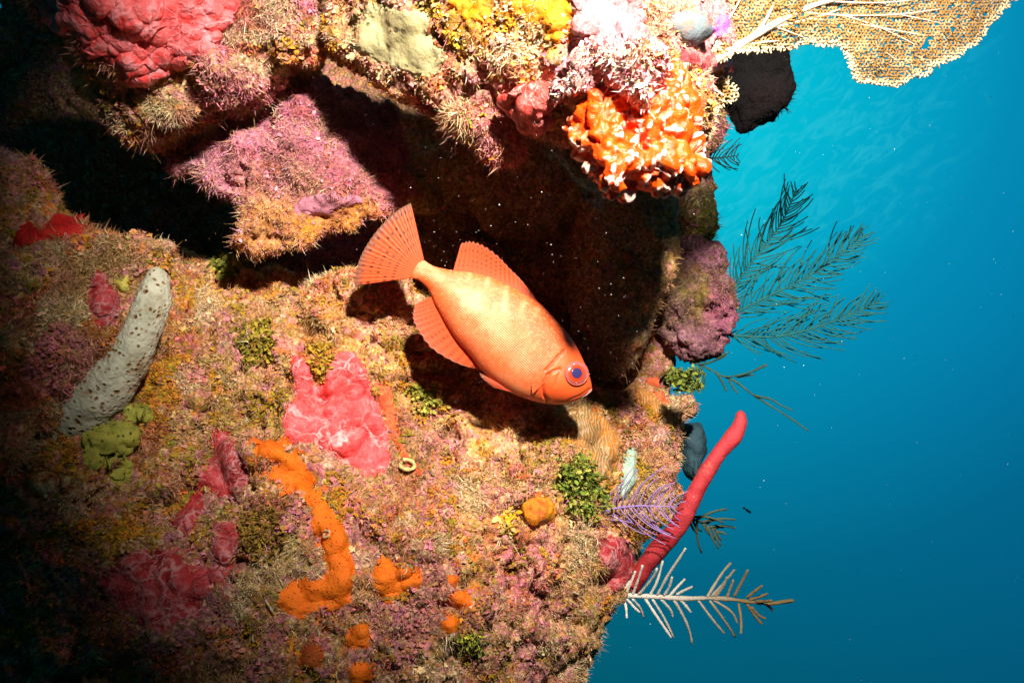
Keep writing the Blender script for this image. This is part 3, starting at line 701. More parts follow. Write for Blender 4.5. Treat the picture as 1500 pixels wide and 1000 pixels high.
# knobby pale pink growth over the lip
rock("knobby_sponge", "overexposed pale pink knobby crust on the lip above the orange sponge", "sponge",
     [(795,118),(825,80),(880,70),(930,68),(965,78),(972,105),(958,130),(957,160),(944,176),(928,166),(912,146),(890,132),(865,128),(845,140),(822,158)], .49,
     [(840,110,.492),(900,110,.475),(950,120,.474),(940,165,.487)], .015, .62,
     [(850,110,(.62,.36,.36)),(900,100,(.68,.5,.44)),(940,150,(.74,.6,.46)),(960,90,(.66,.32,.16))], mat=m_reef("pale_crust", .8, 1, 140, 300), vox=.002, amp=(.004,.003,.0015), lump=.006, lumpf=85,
     turf=dict(n=1800, len=.0035, leaves=700, leaf=.0022, pal=[CREAM, (.8,.66,.6), PINK], leafpal=[(.8,.6,.55), PINK, CREAM]))
rock("bulb_sponge", "glossy red bulbous sponge at the lower lip of the overhang", "sponge",
     [(728,140),(745,132),(770,128),(800,132),(820,148),(812,170),(800,186),(785,192),(768,188),(752,174),(738,158)], .545,
     [(760,150,.522),(790,150,.515),(785,180,.518),(765,170,.522)], .012, .62, [(780,160,RED)], mat=None, vox=.0018, amp=(.004,.002,.0006), lump=.005, lumpf=70, register=False)
# grey oval sponge by the fan's holdfast
def m_greyoval():
    t = NT("grey_oval_sponge")
    c = t.ramp(t.noise(50, 6, .65).outputs[0], [(.3, (.24, .10, .04)), (.48, (.12, .15, .16)), (.7, (.17, .21, .23))])
    return t.done(c, .7, t.bump(t.noise(350, 6).outputs[0], .002, .6), .2)
rock("oval_sponge", "smooth grey-blue oval sponge beside the sea fan base", "sponge",
     [(946,30),(960,12),(1000,4),(1035,8),(1054,28),(1052,50),(1022,62),(980,56),(950,46)], .515,
     [(1000,30,.505),(980,40,.507),(1030,35,.51),(1000,15,.51)], .016, .6, [(1000,30,GREY)], mat=m_greyoval(), vox=.002, amp=(.003,.001,.0005))
build_bvh()
for j in TURF_JOBS: turf_on(*j)

# ------------------------------------------------------------------ sponge materials
def m_vein(name, base, deep, vein, scale=42, vw=.05, rough=.42, spec=.45, amt=1.0, pamt=.42):
    t = NT(name)
    wp = t.warp(48, .03)
    e = t.vor(scale, wp, 'DISTANCE_TO_EDGE').outputs["Distance"]
    e2 = t.vor(scale * 2.3, t.warp(95, .014), 'DISTANCE_TO_EDGE').outputs["Distance"]
    line = t.math('MULTIPLY', t.ramp(e, [(0, 1.0), (vw, .55), (vw * 2.6, 0.0)]), t.ramp(t.noise(34, 3).outputs[0], [(.38, 0.0), (.58, 1.0)]))
    line2 = t.math('MULTIPLY', t.ramp(e2, [(0, .6), (vw * 1.6, 0.0)]), t.ramp(t.noise(26, 3).outputs[0], [(.42, 0.0), (.6, 1.0)]))
    n = t.noise(48, 6, .6).outputs[0]
    c = t.mix(t.ramp(n, [(.38, 0.0), (.66, 1.0)]), base, deep)
    pale = t.ramp(t.noise(120, 8, .7, wp).outputs[0], [(.46, 0.0), (.68, pamt)])
    c = t.mix(pale, c, vein)
    l = t.math('MULTIPLY', t.math('MAXIMUM', line, line2), amt)
    c = t.mix(l, c, vein)
    por = t.vor(150).outputs["Distance"]
    c = t.mix(t.math('MULTIPLY', t.ramp(por, [(.10, 1.0), (.17, 0.0)]), .5), c, deep)
    b = t.bump(t.math('ADD', t.math('MULTIPLY', l, .35), t.noise(170, 8, .68, t.warp(60, .01)).outputs[0]), .004, .85)
    return t.done(c, rough, b, spec, **{"Subsurface Weight": .06, "Subsurface Radius": (.004, .001, .001)})
def m_pore(name, base, alt, pore, scale=300, rough=.65):
    t = NT(name)
    c = t.mix(t.ramp(t.noise(60, 5).outputs[0], [(.35, 0.0), (.7, 1.0)]), base, alt)
    v = t.vor(scale).outputs["Distance"]
    p = t.math('MULTIPLY', t.ramp(v, [(.14, 1.0), (.26, 0.0)]), t.ramp(t.noise(80, 2).outputs[0], [(.35, .1), (.6, 1.0)]))
    c = t.mix(p, c, pore)
    h = t.math('SUBTRACT', t.noise(260, 7, .7).outputs[0], t.math('MULTIPLY', p, .7))
    return t.done(c, rough, t.bump(h, .0022, .8), .3)
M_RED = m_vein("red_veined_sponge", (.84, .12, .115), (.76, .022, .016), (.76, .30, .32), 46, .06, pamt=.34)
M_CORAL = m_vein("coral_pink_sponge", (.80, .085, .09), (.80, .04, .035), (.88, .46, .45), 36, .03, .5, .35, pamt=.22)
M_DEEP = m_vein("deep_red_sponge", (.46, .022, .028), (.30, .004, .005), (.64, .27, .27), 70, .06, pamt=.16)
M_SCAR = m_pore("scarlet_sponge", (.56, .012, .006), (.42, .005, .004), (.25, .003, .002), 240, .5)
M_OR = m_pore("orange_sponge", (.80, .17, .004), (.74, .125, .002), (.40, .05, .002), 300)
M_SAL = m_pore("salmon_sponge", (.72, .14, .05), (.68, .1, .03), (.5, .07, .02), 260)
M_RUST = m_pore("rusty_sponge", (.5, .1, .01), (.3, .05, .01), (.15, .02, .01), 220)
def m_tube():
    t = NT("grey_pored_sponge")
    pit = t.attr("pit").outputs["Fac"]
    base = t.mix(t.ramp(t.noise(45, 6, .65).outputs[0], [(.35, 0.0), (.7, 1.0)]), (.38, .38, .27), (.58, .56, .43))
    base = t.mix(t.ramp(t.noise(30, 6, .7).outputs[0], [(.50, 0.0), (.66, .75)]), base, (.20, .11, .03))
    c = t.mix(t.ramp(pit, [(.02, 0.0), (.3, .85)]), base, (.22, .10, .02))
    c = t.mix(t.ramp(pit, [(.35, 0.0), (.75, 1.0)]), c, (.04, .016, .006))
    return t.done(c, .75, t.bump(t.noise(260, 7, .7).outputs[0], .002, .8), .2)
M_TUBE = m_tube()

crust("encrusting_sponge", "large lumpy red sponge with pale veins on the top left overhang", "sponge", O_RED1, M_RED, .009, 12, lump=.0035, lumpf=95, nz=(.004, 60), jag=7)
crust("encrusting_sponge", "coral pink sponge with white veins and a notched top below the fish tail", "sponge", O_PINK, M_CORAL, .006, 7, nz=(.002, 50))
crust("encrusting_sponge", "long winding bright orange sponge in the middle of the lower reef", "sponge", O_LONG, M_OR, .007, 9, nz=(.0022, 50), rough2=(.0008,220), smooth=22)
crust("encrusting_sponge", "notched bright orange sponge patch right of the long winding one", "sponge", O_OR2, M_OR, .006, 7)
crust("encrusting_sponge", "flat salmon sponge strip along the right side of the coral pink sponge", "sponge", O_SAL, M_SAL, .003, 6)
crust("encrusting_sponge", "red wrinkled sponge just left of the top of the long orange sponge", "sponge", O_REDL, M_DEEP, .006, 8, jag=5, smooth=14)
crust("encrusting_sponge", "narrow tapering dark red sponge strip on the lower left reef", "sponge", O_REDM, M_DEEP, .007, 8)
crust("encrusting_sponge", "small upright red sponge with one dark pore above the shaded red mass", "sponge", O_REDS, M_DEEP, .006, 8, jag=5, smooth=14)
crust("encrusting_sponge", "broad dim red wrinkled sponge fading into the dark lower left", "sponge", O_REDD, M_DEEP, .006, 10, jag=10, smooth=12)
crust("encrusting_sponge", "bright scarlet sponge patch on the left reef pinnacle", "sponge", O_SCAR, M_SCAR, .005, 7)
crust("encrusting_sponge", "knobby crimson sponge beside the grey pored sponge", "sponge", O_KNOB, M_DEEP, .008, 9, lump=.003, lumpf=90, jag=5)
tp = resample(chaikin(np.array([(231,396,.655,11),(230,408,.653,18),(224,445,.646,25),(206,488,.640,30),(176,536,.636,35),(140,584,.634,39),(104,622,.636,41),(78,650,.642,36),(66,664,.648,24)], float), 3, False), 280)
mb = MB(); mb.tube([P(a, b, d) for a, b, d, q in tp], [.92 * q / K * d for a, b, d, q in tp], 150)
Vt_ = np.concatenate(mb.V); cc_ = np.repeat(np.array([tuple(P(a, b, d)) for a, b, d, q in tp]), 150, 0); cc_ = np.concatenate([cc_, Vt_[-2:]])
dv_ = Vt_ - cc_; ln_ = np.linalg.norm(dv_, axis=1) + 1e-9
pw, pid = worley(Vt_ + .003 * np.stack([vnoise(Vt_, 90, s) for s in (1, 2, 3)], -1), 205, 23)
pit = np.clip(1 - pw / (.20 + .28 * pid), 0, 1) * (pid > .12)
off_ = .30 * ln_ * fbm(Vt_, 26, 3, 4) + .0016 * fbm(Vt_, 120, 3, 5) - .0026 * pit + .0007 * np.clip(1 - np.abs(pw - .42) / .16, 0, 1)
mb.V = [Vt_ + dv_ / ln_[:, None] * off_[:, None]]; mb.A["pit"] = [pit]
tag(mb.build("tube_sponge", M_TUBE), "thick grey-green sponge arm dotted with brown pores on the left", "sponge")
for q, lab in zip(O_DISC, ("smallest of three round orange sponge dots, the upper one", "middle and largest of three round orange sponge dots in a column", "lowest of three round orange sponge dots above the black gaps", "rounded orange sponge clump below the foot of the long orange sponge", "orange sponge clump cut by the bottom edge of the photo")):
    crust("encrusting_sponge", lab, "sponge", q, M_OR, .006, 8, group="round orange sponge dots", nz=(.002, 90))
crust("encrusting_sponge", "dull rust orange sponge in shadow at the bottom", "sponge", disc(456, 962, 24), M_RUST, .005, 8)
crust("encrusting_sponge", "small orange sponge patch on the reef edge right of the fish head", "sponge", O_ORB, M_SAL, .004, 6)
crust("encrusting_sponge", "dull red veined sponge at the foot of the red rope sponge", "sponge", O_BARNR, M_DEEP, .008, 10)
crust("encrusting_sponge", "smooth olive-grey sponge with pinholes on the top overhang", "sponge", O_GREEN, m_pore("olive_grey_sponge", (.44, .37, .17), (.34, .30, .15), (.08, .06, .03), 90, .5), .003, 8, jag=12, smooth=22)
bpy.data.objects["bulb_sponge"].data.materials[0] = m_vein("red_bulb_sponge", (.66,.065,.045), (.60,.025,.012), (.74,.36,.32), 70, .06, .28, .6, pamt=.12)
crust("encrusting_sponge", "ragged golden yellow crust along the top edge of the overhang", "sponge", [(640,-40),(655,15),(690,30),(735,42),(760,30),(795,34),(812,60),(832,62),(838,30),(865,25),(870,-40)], m_pore("golden_sponge", (.70,.27,.006), (.58,.17,.004), (.45,.12,.01), 120, .5), .003, 6, jag=13, smooth=3)
crust("encrusting_sponge", "veined pale pink sponge left of the grey oval sponge", "sponge", [(825,-30),(830,40),(850,70),(900,72),(945,62),(945,10),(940,-30)], m_vein("pale_pink_sponge", (.46,.17,.19), (.44,.09,.09), (.62,.36,.36), 50, .08), .005, 10, lump=.003, lumpf=75, jag=12, smooth=4)
crust("encrusting_sponge", "red crust running below the grey oval sponge", "sponge", [(985,78),(1010,68),(1040,72),(1068,78),(1074,95),(1060,108),(1030,112),(1005,100)], M_DEEP, .006, 8)
crust("encrusting_sponge", "violet patch at the right end of the grey oval sponge", "sponge", [(1046,28),(1060,18),(1072,32),(1066,48),(1050,56)], m_pore("violet_sponge", (.5,.14,.6), (.45,.1,.5), (.3,.06,.4)), .004, 6)
crust("encrusting_sponge", "pink coralline plate with a pale scalloped rim on the mauve boulder", "coralline crust", [(428,300),(432,318),(450,312),(470,318),(490,306),(520,303),(535,292),(520,280),(490,285),(465,283),(445,288)], m_pore("coralline_plate", (.50,.19,.24), (.42,.15,.20), (.32,.10,.15), 150), .004, 4, jag=7, smooth=5)
# yellow and lime lumps on the shaded left
YG = m_pore("lime_sponge", (.40, .38, .06), (.16, .17, .02), (.03, .03, .008), 170, .7)
crust("lobed_sponge", "largest lime green lobed sponge in the shaded left reef", "sponge", [(115,650),(135,625),(165,615),(190,625),(205,640),(190,665),(160,690),(130,690)], YG, .010, 10, lump=.006, lumpf=130, jag=9)
crust("lobed_sponge", "yellow-green lobed sponge just right of the grey pored sponge", "sponge", [(178,600),(205,590),(228,598),(226,612),(205,625),(185,618)], YG, .008, 8, lump=.005, lumpf=140, jag=7)
crust("lobed_sponge", "small pitted pale green sponge under the largest lime one", "sponge", [(158,695),(178,672),(198,672),(200,690),(185,712),(165,708)], YG, .007, 8, lump=.004, lumpf=140, jag=6)
crust("lobed_sponge", "lemon yellow star-lobed sponge above the grey pored sponge", "sponge", [(163,408),(178,410),(184,396),(190,402),(188,418),(192,426),(180,430),(172,424)], m_pore("lemon_sponge", (.6,.52,.1), (.5,.42,.06), (.3,.22,.03)), .008, 6, jag=1)
def m_ball():
    t = NT("amber_sponge")
    c = t.mix(t.ramp(t.noise(70, 6, .65).outputs[0], [(.38, 0.0), (.62, 1.0)]), (.50, .10, .006), (.86, .36, .012))
    c = t.mix(t.math('MULTIPLY', t.attr("rim").outputs["Fac"], .75), c, (.32, .06, .012))
    return t.done(c, .5, t.bump(t.noise(220, 7, .7).outputs[0], .003, .8), .4)
crust("ball_sponge", "round amber orange sponge ball low on the right of the slope", "sponge", [(760,742),(775,728),(800,727),(816,735),(815,760),(800,772),(775,770),(764,758)], m_ball(), .020, 14, nz=(.003, 90), rough2=(.001, 240), lump=.004, lumpf=110, jag=4)
# plate coral with concentric lines under the fish head
def m_plate():
    t = NT("concentric_plate_coral")
    wp = t.warp(28, .03)
    wv = t.new("ShaderNodeTexWave", {"Vector": wp, "Scale": 85, "Distortion": 4.0, "Detail": 4}, wave_type='BANDS', bands_direction='X')
    sp = t.vor(330).outputs["Distance"]
    base = t.mix(t.ramp(t.noise(36, 5).outputs[0], [(.4, 0.0), (.6, 1.0)]), (.24, .12, .035), (.50, .17, .02))
    c = t.mix(t.ramp(wv.outputs["Fac"], [(.62, 0.0), (.9, .55)]), base, (.48, .36, .18))
    c = t.mix(t.math('MULTIPLY', t.ramp(sp, [(.12, 1.0), (.24, 0.0)]), t.ramp(t.noise(60, 2).outputs[0], [(.45, 0.0), (.55, .9)])), c, (.7, .58, .36))
    return t.done(c, .5, t.bump(wv.outputs["Fac"], .0008, .6), .4)
M_PLATE = m_plate()
crust("lettuce_coral", "brown plate coral with concentric pale lines below the fish head", "coral", [(834,590),(858,578),(872,600),(895,612),(912,640),(905,680),(888,705),(868,690),(850,672),(838,640)], M_PLATE, .012, 14, nz=(.004, 26), smooth=16)
crust("lettuce_coral", "thin golden-brown coral ledge beside the small orange patch", "coral", [(912,566),(935,562),(955,572),(975,592),(985,606),(965,612),(945,600),(925,588)], M_PLATE, .008, 7, nz=(.003, 40))
crust("finger_sponge", "pale mint finger-shaped sponge behind the purple sea plume", "sponge", [(905,722),(910,690),(918,662),(928,654),(936,668),(933,700),(922,728),(912,735)], m_pore("mint_sponge", (.36,.52,.42), (.44,.56,.40), (.3,.36,.25)), .009, 9, nz=(.0015, 60), smooth=10)

# rope sponge -------------------------------------------------------
def m_rope():
    t = NT("rope_sponge")
    c = t.mix(t.ramp(t.noise(40, 6).outputs[0], [(.35, 0.0), (.7, 1.0)]), (.40, .022, .03), (.50, .045, .05))
    c = t.mix(t.ramp(t.noise(30, 6, .7).outputs[0], [(.64, 0.0), (.74, .7)]), c, (.42, .2, .12))
    v = t.vor(260).outputs["Distance"]
    c = t.mix(t.ramp(v, [(.1, .8), (.2, 0.0)]), c, (.2, .008, .01))
    return t.done(c, .6, t.bump(t.noise(300, 7, .7).outputs[0], .0015, .8), .3)
mb = MB()
rp = chaikin(np.array([(926,862,.775,11),(942,834,.765,13),(958,811,.755,14.5),(980,788,.745,14),(1000,763,.738,15.5),(1013,731,.735,14.5),(1030,700,.735,12.8),(1046,673,.735,13),(1059,656,.736,11.5),(1077,638,.738,14),(1085,620,.742,12.5),(1085,605,.744,8)], float), 2, False)
rp = resample(rp, 120)
wob = 1 + .05 * vnoise(rp[:, :3] / np.array([14, 14, .05]), 1.0, 3)
mb.tube([P(a, b, d) for a, b, d, r in rp], [.88 * r / K * d * q for (a, b, d, r), q in zip(rp, wob)], 28)
Vr = np.concatenate(mb.V); cr = np.concatenate([np.repeat(np.array([tuple(P(a, b, d)) for a, b, d, q in rp]), 28, 0), Vr[-2:]])
dr_ = Vr - cr; mb.V = [cr + dr_ * (1 + .34 * fbm(Vr, 32, 3, 3) + .07 * fbm(Vr, 150, 2, 4))[:, None]]
o = mb.build("rope_sponge", m_rope()); tag(o, "long red rope sponge leaning out into the blue water", "sponge")

# barrel sponge ------------------------------------------------------
rock("barrel_sponge", "dark blue-grey funnel-shaped sponge hanging at the reef edge", "sponge",
     [(990,628),(1012,622),(1030,618),(1036,640),(1030,668),(1022,692),(1012,702),(1002,684),(992,660)], .93, [(1012,650,.905),(1010,670,.905),(1020,640,.91),(1000,640,.91)], .02, .99,
     [(1012,650,(.03,.05,.06))], lump=.003, lumpf=60, mat=m_pore("blue_grey_sponge", (.03,.075,.095), (.02,.05,.065), (.10,.11,.11), 220), vox=.0026, amp=(.003,.001,.0006), register=False)

# ------------------------------------------------------------------ gorgonians
def m_plain(name, c1, c2, rough=.7, scale=120):
    t = NT(name); c = t.mix(t.ramp(t.noise(scale, 5).outputs[0], [(.35, 0.0), (.65, 1.0)]), c1, c2)
    return t.done(c, rough, t.bump(t.noise(600, 4).outputs[0], .0006, .6), .25)

def plume(name, label, stem, r0, mat, nb, blen, ang, dep, group=None, spread=.35, brad=.00092, sides=5, curve=.25, both=True, taper=True, seed=1, start=.03, parts=("stem", "branchlets"), mat2=None):
    """feather: a stem in photograph pixels with side branchlets, each a tapering curved tube"""
    rr = np.random.default_rng(seed)
    pts = resample(chaikin(np.array(stem, float), 3, False), 60)
    dd = np.linspace(dep[0], dep[1], 60)
    st = np.array([tuple(P(a, b, d)) for (a, b), d in zip(pts, dd)])
    root = empty(name, st[0]); tag(root, label, "gorgonian", group)
    m = MB(); m.tube(st, np.linspace(r0, r0 * .35, 60), 8); m.build(parts[0], mat, root)
    m = MB(); t = np.gradient(st, axis=0); t /= np.linalg.norm(t, axis=1, keepdims=True)
    for k in range(nb):
        f = start + (1 - start) * (k + rr.uniform(-.3, .3)) / nb; f = min(max(f, 0.01), .99); i = f * 59; i0 = int(i); q = i - i0
        base = st[i0] * (1 - q) + st[min(i0 + 1, 59)] * q; tt = t[i0]
        sd = 1 if (k % 2 == 0 or not both) else -1
        perp = np.cross(tt, (0, -1, 0)); perp /= np.linalg.norm(perp)
        a = math.radians(ang + rr.normal() * 10)
        dr = math.cos(a) * tt + sd * math.sin(a) * perp + np.array((0, rr.normal() * spread, 0)); dr /= np.linalg.norm(dr)
        env = (min(1, .45 + f * 2.0) * (1 - f) ** .45 if taper else 1) * rr.uniform(.55, 1.15)
        L = blen * max(env, .14)
        s = np.linspace(0, 1, 7)[:, None]
        pp = base + dr * L * s + (tt - dr * .3) * L * curve * s ** 2 + rr.normal(size=3) * L * .09 * s ** 2 + perp * sd * L * .07 * np.sin(s * 2.6)
        m.tube(pp, brad * np.linspace(1, .7, 7), sides)
    m.build(parts[1], mat2 or mat, root)
    return root

M_TEAL = m_plain("dark_teal_gorgonian", (.012, .105, .105), (.02, .14, .13))
plume("sea_plume", "topmost and steepest of the three dark sea plumes at the reef edge", [(1062,445),(1090,398),(1117,362),(1143,332),(1156,304),(1167,276)], .0016, M_TEAL, 76, .066, 38, (.93, .88), "dark feathery sea plumes", seed=1)
plume("sea_plume", "middle of the three dark sea plumes, reaching up to the right", [(1060,467),(1112,440),(1168,414),(1218,384),(1245,362),(1265,342)], .0018, M_TEAL, 88, .064, 38, (.93, .86), "dark feathery sea plumes", seed=2)
plume("sea_plume", "lowest of the three dark sea plumes, spreading nearly level", [(1060,490),(1100,493),(1137,494),(1182,484),(1235,466),(1288,441)], .0018, M_TEAL, 88, .066, 38, (.93, .86), "dark feathery sea plumes", seed=3)
plume("sea_plume", "small black sea plume tuft under the darkened block of reef", [(1030,232),(1045,232),(1060,231),(1082,228)], .0012, m_plain("black_gorgonian", (.012,.022,.022), (.02,.03,.03)), 22, .034, 52, (.92, .92), seed=4, brad=.0008)
M_PUR = m_plain("purple_gorgonian", (.25, .14, .38), (.32, .21, .43))
plume("sea_plume", "purple sea plume spread across the reef behind the red rope sponge", [(872,752),(900,744),(930,740),(960,741),(992,742)], .0015, M_PUR, 36, .054, 58, (.735, .722), seed=5, brad=.00065, spread=.25, curve=.3)
plume("sea_plume", "dark olive sea plume half hidden behind the red rope sponge", [(1000,752),(1020,762),(1040,772),(1056,780)], .0016, m_plain("olive_gorgonian", (.05,.07,.04), (.07,.09,.05)), 16, .04, 40, (.80, .82), seed=6, brad=.0016)

def branch_tree(name, label, stem, dep, r0, branches, mat, rb, mat_tip=None):
    root = empty(name, P(*stem[0], dep[0])); tag(root, label, "gorgonian")
    pts = resample(chaikin(np.array(stem, float), 2, False), 40); dd = np.linspace(dep[0], dep[1], 40)
    m = MB(); V = [P(a, b, d) for (a, b), d in zip(pts, dd)]
    m.tube(V, np.linspace(r0, r0 * .6, 40) * (1 + .15 * RNG.normal(size=40)), 8, age=1.0); m.build("stem", mat, root)
    m = MB()
    for br in branches:
        q = np.array(br, float); q3 = resample(chaikin(q, 2, False), 14)
        f = np.clip((q3[:, 0] - stem[0][0]) / (stem[-1][0] - stem[0][0]), 0, 1)
        d = dep[0] + f * (dep[1] - dep[0]) + np.linspace(0, RNG.normal() * .012, 14)
        m.tube([P(a, b, e) for (a, b), e in zip(q3, d)], rb * np.linspace(1, .75, 14) * (1 + .12 * RNG.normal(size=14)), 6)
    m.build("branches", mat_tip or mat, root)
    return root
def m_white():
    t = NT("white_tan_gorgonian")
    x = t.new("ShaderNodeSeparateXYZ", {0: t.co}).outputs[0]
    f = t.ramp(t.math('MULTIPLY', t.math('SUBTRACT', x, .10), 5.6), [(.1, 0.0), (.4, .45), (.7, 1.0)])
    c = t.mix(f, (.62, .58, .50), (.17, .115, .045))
    c = t.mix(t.ramp(t.vor(420).outputs["Distance"], [(.15, .6), (.3, 0.0)]), c, (.1, .07, .035))
    return t.done(c, .75, t.bump(t.noise(500, 5).outputs[0], .001, .8), .2)
# crop pixel -> photo: x = 750 + cx / 2.38, y = 580 + cy / 2.38
def cp(*a): return [(750 + x / 2.38, 580 + y / 2.38) for x, y in a]
branch_tree("sea_rod", "white and tan branching gorgonian pointing right below the red rope sponge", cp((330,696),(400,694),(500,698),(600,706),(680,703),(760,706),(830,718),(900,722),(980,712)), (.745, .70), .0026,
    [cp(*b) for b in (((420,694),(440,640),(455,590)),((395,692),(415,650),(430,610)),((380,690),(400,660),(420,635)),((440,693),(470,660),(500,620),(505,600)),((480,696),(510,640),(525,575)),((505,696),(545,620),(580,570),(605,530)),((530,694),(550,665),(558,630)),((550,694),(580,660),(602,638)),((575,690),(600,676),(628,664)),((680,700),(710,650),(740,605),(762,582)),((695,698),(740,650),(775,605)),((710,698),(735,665),(750,630)),((750,698),(765,660),(772,640)),((775,696),(800,650),(822,606)),((820,700),(850,676),(872,660)),((830,708),(860,700),(890,688)),((850,716),(880,715),(905,712)),((880,722),(900,735),(908,748)),((890,724),(930,720),(978,712)),
      ((400,706),(430,740),(445,752)),((420,706),(450,740),(458,770)),((390,704),(398,735),(400,772)),((465,706),(500,760),(555,840)),((490,708),(530,770),(562,838)),((520,708),(555,745),(560,768)),((565,710),(600,770),(620,820),(628,862)),((590,712),(610,735),(624,752)),((650,712),(700,780),(740,826)),((690,714),(740,780),(778,838)),((705,712),(770,750),(785,790)),((790,724),(800,780),(798,826)),((820,726),(850,770),(872,795)),((835,736),(860,765),(884,775)))],
    m_white(), .0016)
def cq(*a): return [(850 + x / 2.994, 250 + y / 2.994) for x, y in a]
branch_tree("sea_rod", "thin dark green branching gorgonian hanging into the water below the purple boulder", cq((480,835),(540,855),(620,900),(680,920),(740,970),(800,1010),(900,1070),(1000,1140)), (.92, .86), .0016,
    [cq(*b) for b in (((520,850),(580,840),(650,795)),((580,835),(610,825),(640,810)),((530,860),(545,900),(540,960)),((600,890),(625,930),(640,965)),((640,905),(720,895),(820,852)),((690,905),(730,898),(760,895)),((760,880),(790,860),(815,850)),((545,905),(540,930),(520,955)),((655,920),(670,950),(690,975)),((760,985),(840,1000),(880,1030),(930,1050)))],
    m_plain("green_gorgonian", (.03, .075, .055), (.05, .10, .06)), .0015)

# sea fan: a lattice of thin branches --------------------------------
def m_fan():
    t = NT("sea_fan_lattice")
    c = t.mix(t.ramp(t.noise(70, 5).outputs[0], [(.35, 0.0), (.65, 1.0)]), (.24, .125, .028), (.33, .185, .055))
    tip = t.attr("tip").outputs["Fac"]
    c = t.mix(tip, c, (.66, .50, .29))
    return t.done(c, .75, t.bump(t.noise(700, 3).outputs[0], .0005, .6), .2)
def lattice(m, poly, d0, dx, dy, cell, r, seed=3, fringe=True, warp=.012, dirc=None):
    """net of hexagonal meshes inside an outline; the sheet is bent and each knot jittered"""
    rr = np.random.default_rng(seed)
    poly = chaikin(np.array(poly, float), 1); lo = poly.min(0); hi = poly.max(0)
    pts = {}; edges = []
    h = cell; wv = cell * math.sqrt(3)
    nx = int((hi[0] - lo[0]) / wv) + 2; ny = int((hi[1] - lo[1]) / (1.5 * h)) + 2
    def key(x, y): return (round(x * 2), round(y * 2))
    for j in range(ny):
        for i in range(nx):
            cx = lo[0] + (i + .5 * (j % 2)) * wv; cy = lo[1] + j * 1.5 * h
            c = [(cx + h * math.cos(a), cy + h * math.sin(a)) for a in np.radians((30, 90, 150))]
            top = (cx, cy + h); l = (cx - wv / 2, cy + h / 2); rt = (cx + wv / 2, cy + h / 2)
            for p in (top, l, rt): pts.setdefault(key(*p), p)
            edges.append((key(*top), key(*l))); edges.append((key(*top), key(*rt)))
            dn = (cx + wv / 2, cy - h / 2); pts.setdefault(key(*dn), dn); edges.append((key(*rt), key(*dn)))
    ks = list(pts); XY = np.array([pts[k] for k in ks]); XY = XY + rr.normal(size=XY.shape) * cell * .28
    sd = poly_sdf(poly, XY[:, 0], XY[:, 1]) + 9 * fbm(np.stack([XY[:, 0], XY[:, 1], 0 * XY[:, 0]], -1), .035, 3, 3)
    dep = d0 + dx * (XY[:, 0] - lo[0]) + dy * (XY[:, 1] - lo[1]) + warp * fbm(np.stack([XY[:, 0], XY[:, 1], 0 * XY[:, 0]], -1), .012, 2, 6) + rr.normal(size=len(XY)) * .0008
    W = A3(XY[:, 0], XY[:, 1], dep); num = {k: n for n, k in enumerate(ks)}
    hot = np.clip(1.2 * fbm(np.stack([XY[:, 0], XY[:, 1], 0 * XY[:, 0]], -1), .12, 3, 13), 0, .35)
    tear = 1.15 * fbm(np.stack([XY[:, 0], XY[:, 1], 0 * XY[:, 0]], -1), .07, 2, 33)
    for a, b in edges:
        a, b = num[a], num[b]
        if sd[a] > 0 and sd[b] > 0 and rr.random() > .10 and tear[a] < .72:
            tp = max(0, 1 - min(sd[a], sd[b]) / 9)
            m.tube([W[a], (W[a] + W[b]) / 2 + rr.normal(size=3) * .0002, W[b]], r * (1.15 if tp > .3 else 1) * rr.uniform(.85, 1.2), 4, tip=min(1, tp + hot[a]))
        elif fringe and (sd[a] > 0) != (sd[b] > 0) and sd[a] > -cell * 2:
            a2, b2 = (a, b) if sd[a] > 0 else (b, a)
            dv = W[b2] - W[a2]
            m.tube([W[a2], W[a2] + dv * .6, W[a2] + dv * 1.1 + rr.normal(size=3) * .0006], r * np.array([1.1, 1.05, .8]), 5, tip=1.0)
M_FAN = m_fan(); M_FSTEM = m_plain("fan_stem", (.78, .66, .52), (.70, .55, .40))
O_FAN = [(1012,104),(1020,92),(1042,74),(1052,60),(1062,30),(1070,-70),(1540,-90),(1500,-5),(1470,12),(1450,28),(1440,36),(1434,58),(1420,70),(1400,85),(1384,92),(1366,100),(1361,112),(1340,116),(1316,128),(1298,124),(1270,122),(1254,108),(1242,92),(1238,74),(1226,64),(1210,70),(1198,62),(1180,62),(1165,72),(1150,74),(1132,72),(1115,78),(1100,78),(1080,72),(1060,84),(1040,98),(1022,108)]
fan = empty("sea_fan", P(1075, 72, .56)); tag(fan, "large tan lace-like sea fan spreading across the top right corner", "sea fan")
m = MB(); lattice(m, O_FAN, .535, .00022, .0001, 3.0, .00086); m.build("lattice", M_FAN, fan)
def fan_d(x, y): return .535 + .00022 * (x - 1012) + .0001 * (y + 70)
